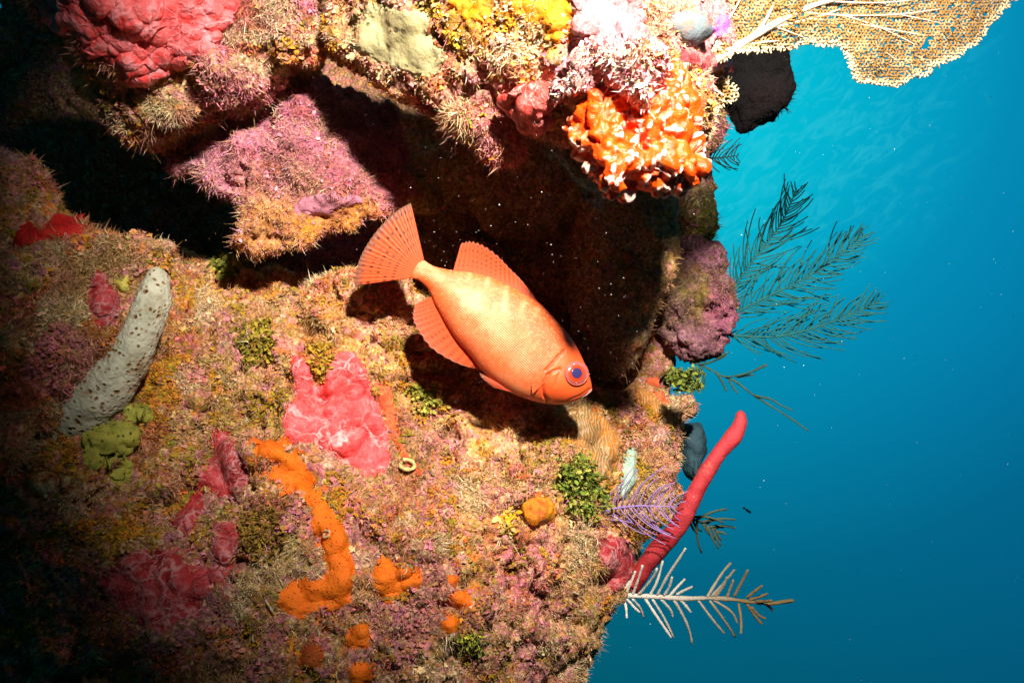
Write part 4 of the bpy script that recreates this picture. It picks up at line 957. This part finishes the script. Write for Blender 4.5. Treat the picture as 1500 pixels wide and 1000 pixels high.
for br, r in (([(1035,98),(1060,80),(1090,62),(1130,38),(1165,18),(1210,2),(1260,-10),(1330,-30)], .0034), ([(1100,56),(1118,36),(1130,14),(1145,-20)], .0016), ([(1110,46),(1150,36),(1190,28),(1230,14)], .0013), ([(1075,72),(1095,66),(1118,62),(1140,60)], .0011), ([(1060,80),(1045,60),(1066,30),(1085,0),(1095,-30)], .0013), ([(1150,26),(1195,8),(1230,-16)], .0014), ([(1240,50),(1280,62),(1315,90)], .0006), ([(1190,28),(1250,34),(1330,48),(1400,60)], .0007), ([(1130,38),(1160,48),(1185,58)], .0006), ([(1165,18),(1240,24),(1320,22),(1400,10)], .0008), ([(1210,2),(1290,6),(1370,-4)], .0008), ([(1240,24),(1290,40),(1350,70),(1370,90)], .0006), ([(1250,34),(1270,70),(1278,105)], .0005), ([(1320,22),(1380,34),(1425,48)], .0005), ([(1060,80),(1040,88),(1022,100)], .0012)):
    q = resample(chaikin(np.array(br, float), 2, False), 30)
    m = MB(); m.tube([P(a, b, fan_d(a, b) - .0015) for a, b in q], np.linspace(r, r * .4, 30) * (1 + .08 * RNG.normal(size=30)), 8)
    m.build("branch", M_FSTEM, fan)
sf = empty("sea_fan", P(1025, 115, .58)); tag(sf, "small pale fan sprig right of the orange sponge", "sea fan")
m = MB(); lattice(m, [(1012,98),(1030,105),(1050,112),(1066,118),(1076,126),(1080,142),(1068,150),(1052,160),(1040,158),(1028,140),(1016,120)], .585, 0, 0, 3.4, .0008, 9); m.build("lattice", M_FAN, sf)
m = MB(); m.tube([P(a, b, .583) for a, b in resample(np.array([(1008,96),(1025,112),(1045,130),(1060,140)], float), 12)], np.linspace(.0018, .0007, 12), 7); m.build("branch", M_FSTEM, sf)
# ------------------------------------------------------------------ the fish
FD = .665                                # distance of its mid-plane
def cat(pts, n):                          # Catmull-Rom through the points
    p = np.array(pts, float); p = np.concatenate([2 * p[:1] - p[1:2], p, 2 * p[-1:] - p[-2:-1]])
    t = np.linspace(0, len(pts) - 1 - 1e-6, n); i = t.astype(int); u = (t - i)[:, None]
    a, b, c, d = p[i], p[i + 1], p[i + 2], p[i + 3]
    return .5 * (2 * b + (c - a) * u + (2 * a - 5 * b + 4 * c - d) * u ** 2 + (3 * b - a - 3 * c + d) * u ** 3)
PAIRS = [((617,379),(600,407),4),((621,381),(604,408),5.5),((634,389),(613,410.5),8),((650,393.5),(625,421),12),((666,396),(632,434),16),((690,399),(637,446),21),((715,405),(644,458),26),((740,415),(653,474),31),((764,428),(668,497),35),((785,440),(687,519),38),((800,453),(706,542),40),((816,470),(730,563),41),((830,486),(754,577),40.5),((842,503),(778,586),38.5),((850,518),(800,591),35),((857,534),(822,592),30),((863,550),(841,588),22),((866,561),(855,581),13),((867,567),(863,575),6)]
NS, NR = 300, 150
Dd = cat([p[0] for p in PAIRS], NS); Vv = cat([p[1] for p in PAIRS], NS); Th = cat([(p[2],) for p in PAIRS], NS)[:, 0]
def seg_dist(px, py, line):
    d = np.full(px.shape, 1e9)
    for (ax, ay), (bx, by) in zip(line[:-1], line[1:]):
        ex, ey = bx - ax, by - ay; t = np.clip(((px - ax) * ex + (py - ay) * ey) / (ex * ex + ey * ey + 1e-9), 0, 1)
        d = np.minimum(d, np.hypot(px - ax - t * ex, py - ay - t * ey))
    return d
ph = np.arange(NR) * 2 * math.pi / NR
mid = (Dd + Vv) / 2; half = (Dd - Vv) / 2
cx = mid[:, None, 0] + half[:, None, 0] * np.cos(ph); cy = mid[:, None, 1] + half[:, None, 1] * np.cos(ph)
sn = np.sin(ph); yy = Th[:, None] * np.sign(sn) * np.abs(sn) ** .92      # pixels; positive = towards the camera
L1 = [(824,513.6),(815,521),(806,532),(797,541)]           # gill opening, upper
L2 = [(798,547),(806,543),(817,539)]                        # dark slit
L3 = [(802,547),(796,556),(793.5,566),(795,577),(800,586),(806,591)]   # gill cover edge
L4 = [(797,577),(804,585),(811,591)]
L5 = [(819,541),(813,552),(811,562)]
L6 = [(862,568),(848,577.5),(838,581),(830,585)]            # upper jaw
L8 = [(806,518),(790,494),(768,470),(735,444),(700,425),(665,409),(635,400),(610,394)]
L7 = [(864,571),(857,577),(853,580)]                        # mouth
front = yy > 0
gro = np.zeros(cx.shape); line = np.zeros(cx.shape)
for L, dp, wdt in ((L8, .5, 1.0), (L1, 3.0, 1.8), (L2, 4.0, 1.5), (L3, 4.0, 1.7), (L4, 3.2, 1.5), (L5, 1.2, 1.5), (L6, 1.3, 1.4), (L7, 1.4, 1.0)):
    g = np.exp(-(seg_dist(cx, cy, L) / wdt) ** 2); gro += dp * g; line = np.maximum(line, g * min(1, dp / 2.2))
puff = 3.0 * np.exp(-(((cx - 813) / 16) ** 2 + ((cy - 567) / 18) ** 2)) + 2.2 * np.exp(-(((cx - 845) / 20) ** 2 + ((cy - 547) / 20) ** 2))
yy = yy + np.sign(yy) * np.minimum(np.abs(yy) * .5, puff) - np.sign(yy) * np.minimum(np.abs(yy) * .6, gro)
def blob(x, y, a, b, rot):
    c, s = math.cos(math.radians(rot)), math.sin(math.radians(rot)); u = (cx - x) * c + (cy - y) * s; v = -(cx - x) * s + (cy - y) * c
    return np.exp(-(u / a) ** 2 - (v / b) ** 2)
sil_sheen = (.6 * blob(650, 412, 46, 9, 40) + .75 * blob(690, 434, 34, 18, 42) + .55 * blob(725, 468, 62, 30, 45) + .3 * blob(690, 478, 45, 20, 48) + .3 * blob(612, 392, 16, 9, 40)
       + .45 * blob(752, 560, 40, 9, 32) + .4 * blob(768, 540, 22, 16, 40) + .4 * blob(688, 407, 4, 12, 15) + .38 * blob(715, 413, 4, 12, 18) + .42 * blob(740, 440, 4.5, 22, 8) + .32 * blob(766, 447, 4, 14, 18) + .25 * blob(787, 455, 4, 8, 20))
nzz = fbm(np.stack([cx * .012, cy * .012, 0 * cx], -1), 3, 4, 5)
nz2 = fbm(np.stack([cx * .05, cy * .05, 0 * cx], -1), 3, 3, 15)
sil_sheen = np.clip(sil_sheen * (.8 + .7 * nzz + .4 * nz2), 0, 1)  # natural silver patches and bars, with strobe sheen painted in as pale colour
head = 1 / (1 + np.exp(-((cx - 800) * .8 + (cy - 545) * .6 + 2) / 7))        # scaleless head
Yd = FD - yy / K * FD
Xp = (cx - 750) / K * FD; Zp = (500 - cy) / K * FD
V = np.stack([Xp, Yd, Zp], -1).reshape(-1, 3)
ii = np.arange(NS - 1)[:, None] * NR; jj = np.arange(NR)[None]; j2 = (jj + 1) % NR
Q = np.stack([ii + jj, ii + NR + jj, ii + NR + j2, ii + j2], -1).reshape(-1, 4)
nV = len(V); V = np.concatenate([V, [tuple(P(*mid[0], FD)), tuple(P(mid[-1][0] + 1.5, mid[-1][1] + 1, FD))]])
T = [(nV, j, (j + 1) % NR) for j in range(NR)] + [(nV + 1, (NS - 1) * NR + (j + 1) % NR, (NS - 1) * NR + j) for j in range(NR)]
pad = lambda a: np.concatenate([a.reshape(-1), [0, 0]])
def m_fish():
    t = NT("fish_skin")
    s = t.attr("silver_sheen").outputs["Fac"]; h = t.attr("head").outputs["Fac"]; l = t.attr("crease").outputs["Fac"]
    mp = t.new("ShaderNodeMapping", {"Vector": t.co, "Rotation": (0, math.radians(42), 0), "Scale": (1, .0, 1.25)})
    v = t.vor(520, mp.outputs[0], rnd=.2)
    sc = t.ramp(v.outputs["Distance"], [(.25, 1.0), (.62, 0.0)])
    hs = t.math('SUBTRACT', 1.0, h)
    base = t.mix(t.ramp(t.noise(45, 5).outputs[0], [(.35, 0.0), (.7, 1.0)]), (.74, .075, .008), (.80, .125, .02))
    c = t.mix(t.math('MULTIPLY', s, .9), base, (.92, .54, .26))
    gap = t.math('MULTIPLY', t.math('SUBTRACT', 1.0, sc), t.math('MULTIPLY', hs, .22))
    c = t.mix(gap, c, (.66, .10, .015))
    c = t.mix(t.math('MULTIPLY', h, .5), c, (.80, .10, .022))
    c = t.mix(t.math('MULTIPLY', l, .65), c, (.42, .035, .012))
    gl = t.new('ShaderNodeSeparateColor', {0: v.outputs['Color']}).outputs[0]
    c = t.mix(t.math('MULTIPLY', t.ramp(gl, [(.55, 0.0), (1, .2)]), hs), c, (.95, .55, .28)); c = t.mix(t.math('MULTIPLY', t.ramp(gl, [(0, .16), (.35, 0.0)]), hs), c, (.62, .06, .008))
    nb = t.bump(t.math('MULTIPLY', sc, hs), .0006, .55); nb = t.bump(t.noise(90, 5).outputs[0], .002, .25, nb)
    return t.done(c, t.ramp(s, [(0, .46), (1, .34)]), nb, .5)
M_FISH = m_fish()
fish = empty("reef_fish", P(735, 490, FD)); tag(fish, "orange-red big-eyed fish with a spread tail swimming head down in front of the reef", "fish")
mesh_obj("body", V, [Q, np.array(T)], M_FISH, fish, True, {"silver_sheen": pad(sil_sheen), "head": pad(head), "crease": pad(line)})

def m_fin(name, base, edge, spot, rays, rows):
    t = NT(name)
    u = t.attr("fin_u").outputs["Fac"]; v = t.attr("fin_v").outputs["Fac"]
    ph_ = t.math('MULTIPLY', u, rays * 2 * math.pi)
    ray = t.math('ADD', t.math('MULTIPLY', t.math('SINE', ph_), .5), .5)
    c = t.mix(t.math('MULTIPLY', ray, .2), base, (.86, .20, .06))
    rv = t.math('ADD', t.math('MULTIPLY', t.math('SINE', t.math('MULTIPLY', v, rows * 2 * math.pi)), .5), .5)
    dots = t.math('MULTIPLY', t.ramp(rv, [(.5, 0.0), (.75, 1.0)]), t.ramp(ray, [(.1, 1.0), (.5, 0.0)]))
    dots = t.math('MULTIPLY', dots, t.math('MULTIPLY', t.ramp(v, [(.12, 0.0), (.28, 1.0)]), t.ramp(t.noise(110, 2).outputs[0], [(.38, 0.2), (.55, 1.0)])))
    c = t.mix(t.math('MULTIPLY', dots, 1.0), c, spot)
    c = t.mix(t.ramp(v, [(.82, 0.0), (.97, .8), (1, .9)]), c, edge)
    t.set(t.b.inputs["Transmission Weight"], 0.0)
    t.done(c, .5, t.bump(ray, .0003, .25), .3)
    tr = t.new("ShaderNodeBsdfTranslucent", {"Color": c}); mx = t.new("ShaderNodeMixShader", {0: .42})
    t.t.links.new(t.b.outputs[0], mx.inputs[1]); t.t.links.new(tr.outputs[0], mx.inputs[2]); t.t.links.new(mx.outputs[0], t.out.inputs[0])
    return t.m
M_TAIL = m_fin("tail_fin_skin", (.80, .115, .028), (.22, .12, .08), (.10, .02, .015), 16, 7)
M_DORS = m_fin("dorsal_fin_skin", (.80, .11, .028), (.55, .16, .08), (.20, .03, .018), 18, 6)
M_ANAL = m_fin("anal_fin_skin", (.80, .105, .025), (.40, .13, .07), (.36, .04, .02), 15, 6)
M_PELV = m_fin("pelvic_fin_skin", (.74, .10, .03), (.14, .08, .06), (.5, .06, .03), 6, 2)
def fin(name, base, outer, mat, y0=0, ybend=0, nu=120, nv=36, th=2.2, jag=0, bow=0, parent=fish, rays=15):
    b = cat(base, nu); o_ = cat(outer, nu); u = np.linspace(0, 1, nu)
    if jag: o_ = o_ - (o_ - b) * (jag * (np.abs(((u * rays) % 1) - .5) * 2)[:, None])
    v = np.linspace(0, 1, nv)
    g = b[:, None] * (1 - v)[None, :, None] + o_[:, None] * v[None, :, None]
    if bow:
        pr = o_ - b; pr = np.stack([pr[:, 1], -pr[:, 0]], -1); g = g + pr[:, None] * (bow * v * (1 - v))[None, :, None]
    rip = .3 * np.sin(u * rays * 2 * math.pi)[:, None] * v[None] + ybend * (v ** 2)[None] * np.sin(u * 3.1 + .4)[:, None]
    t2 = th * (1 - .75 * v)[None]
    yf = y0 + rip + t2 / 2; yb = y0 + rip - t2 / 2
    def W(yv): return np.stack([(g[..., 0] - 750) / K * FD, FD - yv / K * FD, (500 - g[..., 1]) / K * FD], -1).reshape(-1, 3)
    VV = np.concatenate([W(yf), W(yb)]); n = nu * nv
    a = (np.arange(nu - 1)[:, None] * nv + np.arange(nv - 1)[None]).reshape(-1)
    q1 = np.stack([a, a + nv, a + nv + 1, a + 1], 1); q2 = q1[:, ::-1] + n
    rim = [k * nv for k in range(nu)] + [(nu - 1) * nv + k for k in range(1, nv)] + [k * nv + nv - 1 for k in range(nu - 2, -1, -1)] + [k for k in range(nv - 2, 0, -1)]
    rm = np.array(rim); r2 = np.roll(rm, -1); q3 = np.stack([rm, r2, r2 + n, rm + n], 1)
    U = np.repeat(u, nv); Vt = np.tile(v, nu)
    return mesh_obj(name, VV, [q1, q2, q3], mat, parent, True, {"fin_u": np.concatenate([U, U]), "fin_v": np.concatenate([Vt, Vt])})
fin("tail_fin", [(621,380),(614,386),(609,393),(605,400),(602,407)], [(602,297),(582,309),(558,332),(536,362),(524,388),(518,418)], M_TAIL, 0, 5, th=7, nu=240, nv=60, rays=22, jag=.012)
fin("dorsal_fin", [(664,397),(690,400),(715,406),(740,416),(764,429),(786,442)], [(676,355.5),(690,353),(708,359),(729,374),(747,393),(764,410),(786,438)], M_DORS, 0, 6, th=5, jag=.07, rays=17)
fin("anal_fin", [(634,433),(638,447),(645,460),(654,476),(669,499),(688,521),(708,544)], [(608,446),(605,458),(606,471),(615,488),(631,509),(655,525),(680,536),(705,541)], M_ANAL, 0, 5, th=5, jag=.05, rays=15)
fin("pelvic_fin", [(772,583),(766,580),(760,576)], [(703,545),(706,552),(722,566)], M_PELV, 12, 3, th=4, nu=40, nv=50, rays=5)
def fish_y(px, py):
    i = np.argmin(np.where(yy > 0, (cx - px) ** 2 + (cy - py) ** 2, 1e9)); return yy.reshape(-1)[i]
yp = fish_y(798, 552)
fin("pectoral_fin", [(799,546),(800,550),(800,555)], [(780,540),(777,552),(779,574)], M_PELV if False else m_fin("pectoral_fin_skin", (.80,.13,.03), (.72,.16,.06), (.7,.1,.03), 8, 1), yp - .4, 1.2, th=1.4, nu=60, nv=30, rays=8)
# eye: a flattened ball with a rim, red iris and dark blue pupil
def lens(name, c, r, ydep, bulge, mat, parent, n=40, hole=0.0, attrs=False):
    rr_ = np.linspace(hole, 1, 26); a = np.arange(n) * 2 * math.pi / n
    V = []; A = []
    for q in rr_:
        y = ydep + bulge * math.sqrt(max(0, 1 - q * q))
        for b in a:
            xx, zz = c[0] + r * q * math.cos(b), c[1] + r * q * 1.03 * math.sin(b)
            V.append(tuple(P(xx, zz, FD - (y + tilt(xx, zz)) / K * FD))); A.append(q)
    for b in a: V.append(tuple(P(c[0] + r * math.cos(b), c[1] + r * 1.03 * math.sin(b), FD - (ydep - 12) / K * FD))); A.append(1)
    Q = [(k * n + j, k * n + (j + 1) % n, (k + 1) * n + (j + 1) % n, (k + 1) * n + j) for k in range(len(rr_)) for j in range(n)]
    return mesh_obj(name, V, [np.array(Q)], mat, parent, True, {"radius": np.array(A)})
EC = (844.8, 546.8)
mk = (yy > 0) & ((cx - 842) ** 2 + (cy - 547) ** 2 < 13 ** 2)
co_ = np.linalg.lstsq(np.stack([cx[mk] - EC[0], cy[mk] - EC[1], 1 + 0 * cx[mk]], 1), yy[mk], rcond=None)[0]
tilt = lambda x, z: .8 * (co_[0] * (x - EC[0]) + co_[1] * (z - EC[1]))
ey = co_[2] + 1.2
def m_eye():
    t = NT("fish_eye"); q = t.attr("radius").outputs["Fac"]
    c = t.ramp(q, [(0, (.4, .02, .01)), (.5, (.60, .035, .010)), (.72, (.66, .06, .016)), (.80, (.30, .06, .06)), (.88, (.42, .13, .13)), (.95, (.44, .09, .07)), (1, (.5, .05, .015))])
    return t.done(c, .22, None, .5, **{"Coat Weight": .5, "Coat Roughness": .08})
eye = lens("eye", EC, 16.2, ey, 6.5, m_eye(), fish)
def m_pup():
    t = NT("pupil"); c = t.ramp(t.attr("radius").outputs["Fac"], [(0, (.03, .026, .10)), (.75, (.035, .03, .12)), (1, (.012, .008, .03))]); return t.done(c, .15, None, .5)
lens("pupil", (845, 546.5), 7.9, ey + 5.2, 1.8, m_pup(), eye)
m = MB(); a = np.linspace(0, 2 * math.pi, 41)
m.tube([P(EC[0] + 16.2 * math.cos(b), EC[1] + 16.8 * math.sin(b), FD - (ey + .3 + tilt(EC[0] + 16.2 * math.cos(b), EC[1] + 16.8 * math.sin(b))) / K * FD) for b in a], .0009, 8)
m.build("eye_rim", m_plain("eye_rim_skin", (.46,.06,.035), (.50,.11,.08), .35), eye)
m = MB(); lipw = [P(x, y, FD) - Vector((0, (fish_y(x, y) * .9) / K * FD, 0)) for x, y in ((851,580),(857,577),(862,573),(865.5,570))]
m.tube(lipw, [.0008, .0013, .0015, .0011], 8); m.build("lower_lip", m_plain("lip_skin", (.6,.22,.17), (.66,.3,.26), .4), fish)

# a tiny far fish in the open water
ff = MB(); c0 = P(1096, 748, 2.2); sx = np.linspace(-1, 1, 14)
ff.tube([c0 + Vector((.009 * s, 0, -.006 * s)) for s in sx], .0042 * np.sqrt(np.clip(1 - sx ** 2, 0.02, 1)), 8)
ff.tube([c0 + Vector((-.009, 0, .006)), c0 + Vector((-.0125, 0, .0105))], [.0008, .003], 6); ff.tube([c0 + Vector((-.009, 0, .006)), c0 + Vector((-.015, 0, .008))], [.0008, .0026], 6)
tag(ff.build("small_fish", m_plain("far_fish", (.02,.05,.07), (.03,.06,.08))), "tiny dark fish far off in the blue water", "fish")

# ------------------------------------------------------------------ small growths on the reef
def bush(name, label, cat_, poly, n, leaf, mats, out=.012, seed=1):
    """a clump of many small bent blades standing on twigs"""
    rr = np.random.default_rng(seed); poly = np.array(poly, float); lo, hi = poly.min(0), poly.max(0)
    pts = []
    while len(pts) < n:
        x, y = rr.uniform(lo, hi)
        if poly_sdf(poly, np.array([x]), np.array([y]))[0] > 0: pts.append((x, y))
    m = MB()
    for x, y in pts:
        b, nn = surf(x, y); b = np.array(b); nn = np.array(nn)
        ln = out * rr.uniform(.4, 1.15); d = nn + .6 * rr.normal(size=3); d /= np.linalg.norm(d)
        top = b + d * ln; col = np.array(mats[rr.integers(len(mats))]) * rr.uniform(.6, 1.3)
        m.tube([b - nn * .002, b + d * ln * .5 + rr.normal(size=3) * .0006, top], [.0005, .0004, .0004], 4, tint=col)
        for _ in range(3):
            e1 = rr.normal(size=3); e1 /= np.linalg.norm(e1); e2 = np.cross(e1, rr.normal(size=3)); e2 /= np.linalg.norm(e2); e3 = np.cross(e1, e2)
            L = leaf * rr.uniform(.6, 1.3); wv = L * .32; o0 = top + rr.normal(size=3) * .001
            s = np.linspace(0, 1, 5); prof = np.array([.25, .8, 1, .8, .15]) * wv
            cc = o0 + e1 * (L * s)[:, None] + e3 * (L * .35 * s ** 2)[:, None]
            VV = np.concatenate([cc - e2 * prof[:, None], cc + e2 * prof[:, None]])
            m.add(VV, [(k, k + 1, k + 6, k + 5) for k in range(4)], tint=col)
    tag(m.build(name, BLADE), label, cat_)
bush("algae_bush", "bushy green algae clump left of the purple sea plume", "algae", [(818,690),(835,674),(858,678),(872,700),(880,730),(870,752),(848,748),(825,725)], 420, .0046, [(.16,.22,.02),(.25,.27,.03),(.10,.15,.02),(.34,.32,.06)], .014, 1)
bush("algae_bush", "yellow-green algae clump on the reef rim above the small orange patch", "algae", [(975,545),(1000,540),(1025,552),(1018,568),(990,566)], 110, .005, [(.2,.24,.03),(.1,.12,.02)], .010, 2)
bush("algae_bush", "mustard leafy algae in the notch of the coral pink sponge", "algae", [(452,505),(480,500),(484,530),(472,556),(462,545)], 130, .0042, [(.40,.22,.015),(.30,.17,.015),(.5,.33,.05)], .005, 3)
bush("algae_bush", "olive leafy algae on the ridge left of the dark cavity", "algae", [(318,384),(345,380),(352,400),(322,404)], 90, .006, [(.3,.32,.04),(.2,.2,.03)], .012, 4)
bush("algae_bush", "olive green leafy algae in the middle of the upper slope", "algae", [(345,480),(395,470),(405,525),(360,535)], 210, .0042, [(.26,.2,.02),(.34,.24,.02),(.18,.16,.015)], .004, 5)
bush("algae_bush", "brown leafy algae beside the long orange sponge", "algae", [(355,755),(400,740),(425,790),(395,825),(358,810)], 260, .0045, [(.22,.13,.015),(.28,.17,.02),(.16,.08,.015)], .0035, 6)
bush("algae_bush", "yellow and green algae sprigs by the fish's shadow", "algae", [(600,560),(640,570),(650,600),(612,605)], 120, .005, [(.4,.32,.04),(.3,.3,.04),(.5,.36,.08)], .009, 7)
bush("algae_bush", "dark green and yellow algae near the lowest round orange dot", "algae", [(665,930),(700,925),(705,950),(670,955)], 60, .0035, [(.16,.2,.03),(.4,.4,.03)], .008, 8)
bush("algae_bush", "tiny golden algae leaves left of the amber sponge ball", "algae", [(724,755),(752,754),(752,772),(728,774)], 40, .006, [(.75,.42,.02),(.7,.5,.15)], .007, 9)

def shell(name, label, x, y, R, r, colr, seed):
    """a worm-shell ring opening towards the viewer"""
    c, nn = surf(x, y, .004); nn = Vector(nn); u = nn.cross(Vector((0, 0, 1))).normalized(); v = nn.cross(u)
    m = MB(); a = np.linspace(-.5, 2 * math.pi - 1.0, 30)
    m.tube([c + u * R * math.cos(b) + v * R * .9 * math.sin(b) + nn * .002 * math.sin(b * 1.3) for b in a], r * (1 + .15 * np.sin(a * 5)), 9)
    tag(m.build(name, m_plain("shell_wall_" + str(seed), colr, tuple(q * .6 for q in colr), .45, 200)), label, "shell")
    return c
shell("worm_shell", "pale yellow ring-shaped worm shell on the salmon sponge strip", 597, 684, .0066, .0018, (.62, .50, .2), 1)
shell("worm_shell", "tiny white worm shell ring in the middle of the long orange sponge", 485, 781, .0030, .0013, (.55, .32, .16), 2)

def stalk(name, label, pts, r, colr, dpt=None):
    d = dpt or surf(*pts[0])[0].y
    m = MB(); q = resample(chaikin(np.array(pts, float), 2, False), 16); m.tube([P(x, y, d - .003) for x, y in q], np.linspace(r, r * .5, 16), 6)
    tag(m.build(name, m_plain("stalk_skin", colr, tuple(v * .7 for v in colr))), label, "algae")
stalk("algae_stalk", "hooked pale algae stalk on the pinnacle ridge against the dark cavity", [(188,322),(188,308),(186,296),(182,290),(178,292)], .0008, TAN)
stalk("algae_stalk", "thin straight pale algae stalk standing on the slope ridge left of the fish tail", [(455,412),(452,398),(449,384)], .0007, CREAM)
stalk("algae_stalk", "leaning pale algae stalk at the right end of the pinnacle top", [(234,330),(236,322),(234,316)], .0007, TAN)
stalk("algae_stalk", "straight brownish algae stalk below the mauve boulder", [(386,402),(388,388),(389,374)], .0009, (.4,.26,.08))
stalk("algae_stalk", "thin pale filament on the shoulder of the left pinnacle", [(64,262),(72,254),(80,250)], .0005, CREAM)
# short pale tube worms scattered over the shaded lower slope
for k, (x, y, a) in enumerate(((333,852,60),(391,882,50),(398,890,50),(372,934,70),(448,935,80),(465,925,70),(481,968,75),(494,985,85),(582,976,70),(462,966,60),(352,890,60),(383,848,55),(850,832,10),(846,852,12),(843,868,15),(492,848,60),(345,905,65),(303,720,60),(410,852,50))):
    c, nn = surf(x, y, .001); dv = Vector((math.cos(math.radians(a)), -.4, -math.sin(math.radians(a)))).normalized(); L = random.uniform(.006, .010)
    m = MB(); m.tube([c - dv * L * .5, c + Vector(nn) * .0014, c + dv * L * .5], [.0007, .0009, .0007], 7)
    o = m.build("tube_worm", m_plain("tube_worm_shell", (.5,.4,.26), (.4,.3,.18)) if k == 0 else bpy.data.materials["tube_worm_shell"])
    tag(o, "short pale tube worm lying on the lower reef", "worm", "short pale tube worms on the lower reef")

# drifting specks lit by the strobe
n = 1000; px = RNG.uniform(-20, 1520, n); py = RNG.uniform(-20, 1020, n); d = RNG.uniform(.42, 1.0, n)
q = RNG.random(n) < .4; px[q] = RNG.uniform(620, 960, q.sum()); py[q] = RNG.uniform(180, 560, q.sum()); d[q] = RNG.uniform(.5, .78, q.sum())
c = A3(px, py, d); r = (.00012 + .0003 * RNG.random(n) ** 3) * np.where(RNG.random(n) < .04, 1.8, 1)
oc = np.array([(1,0,0),(-1,0,0),(0,1,0),(0,-1,0),(0,0,1),(0,0,-1)], float)
V = (c[:, None] + oc[None] * r[:, None, None]).reshape(-1, 3); kb = np.arange(n) * 6
T = np.concatenate([np.stack([kb + a, kb + b, kb + e], 1) for a, b, e in ((0,2,4),(2,1,4),(1,3,4),(3,0,4),(2,0,5),(1,2,5),(3,1,5),(0,3,5))])
o = mesh_obj("marine_snow", V, [T], m_plain("speck", (.8,.78,.7), (.7,.7,.65)))
tag(o, "pale specks drifting in the water in front of the reef", "plankton", None, "stuff")
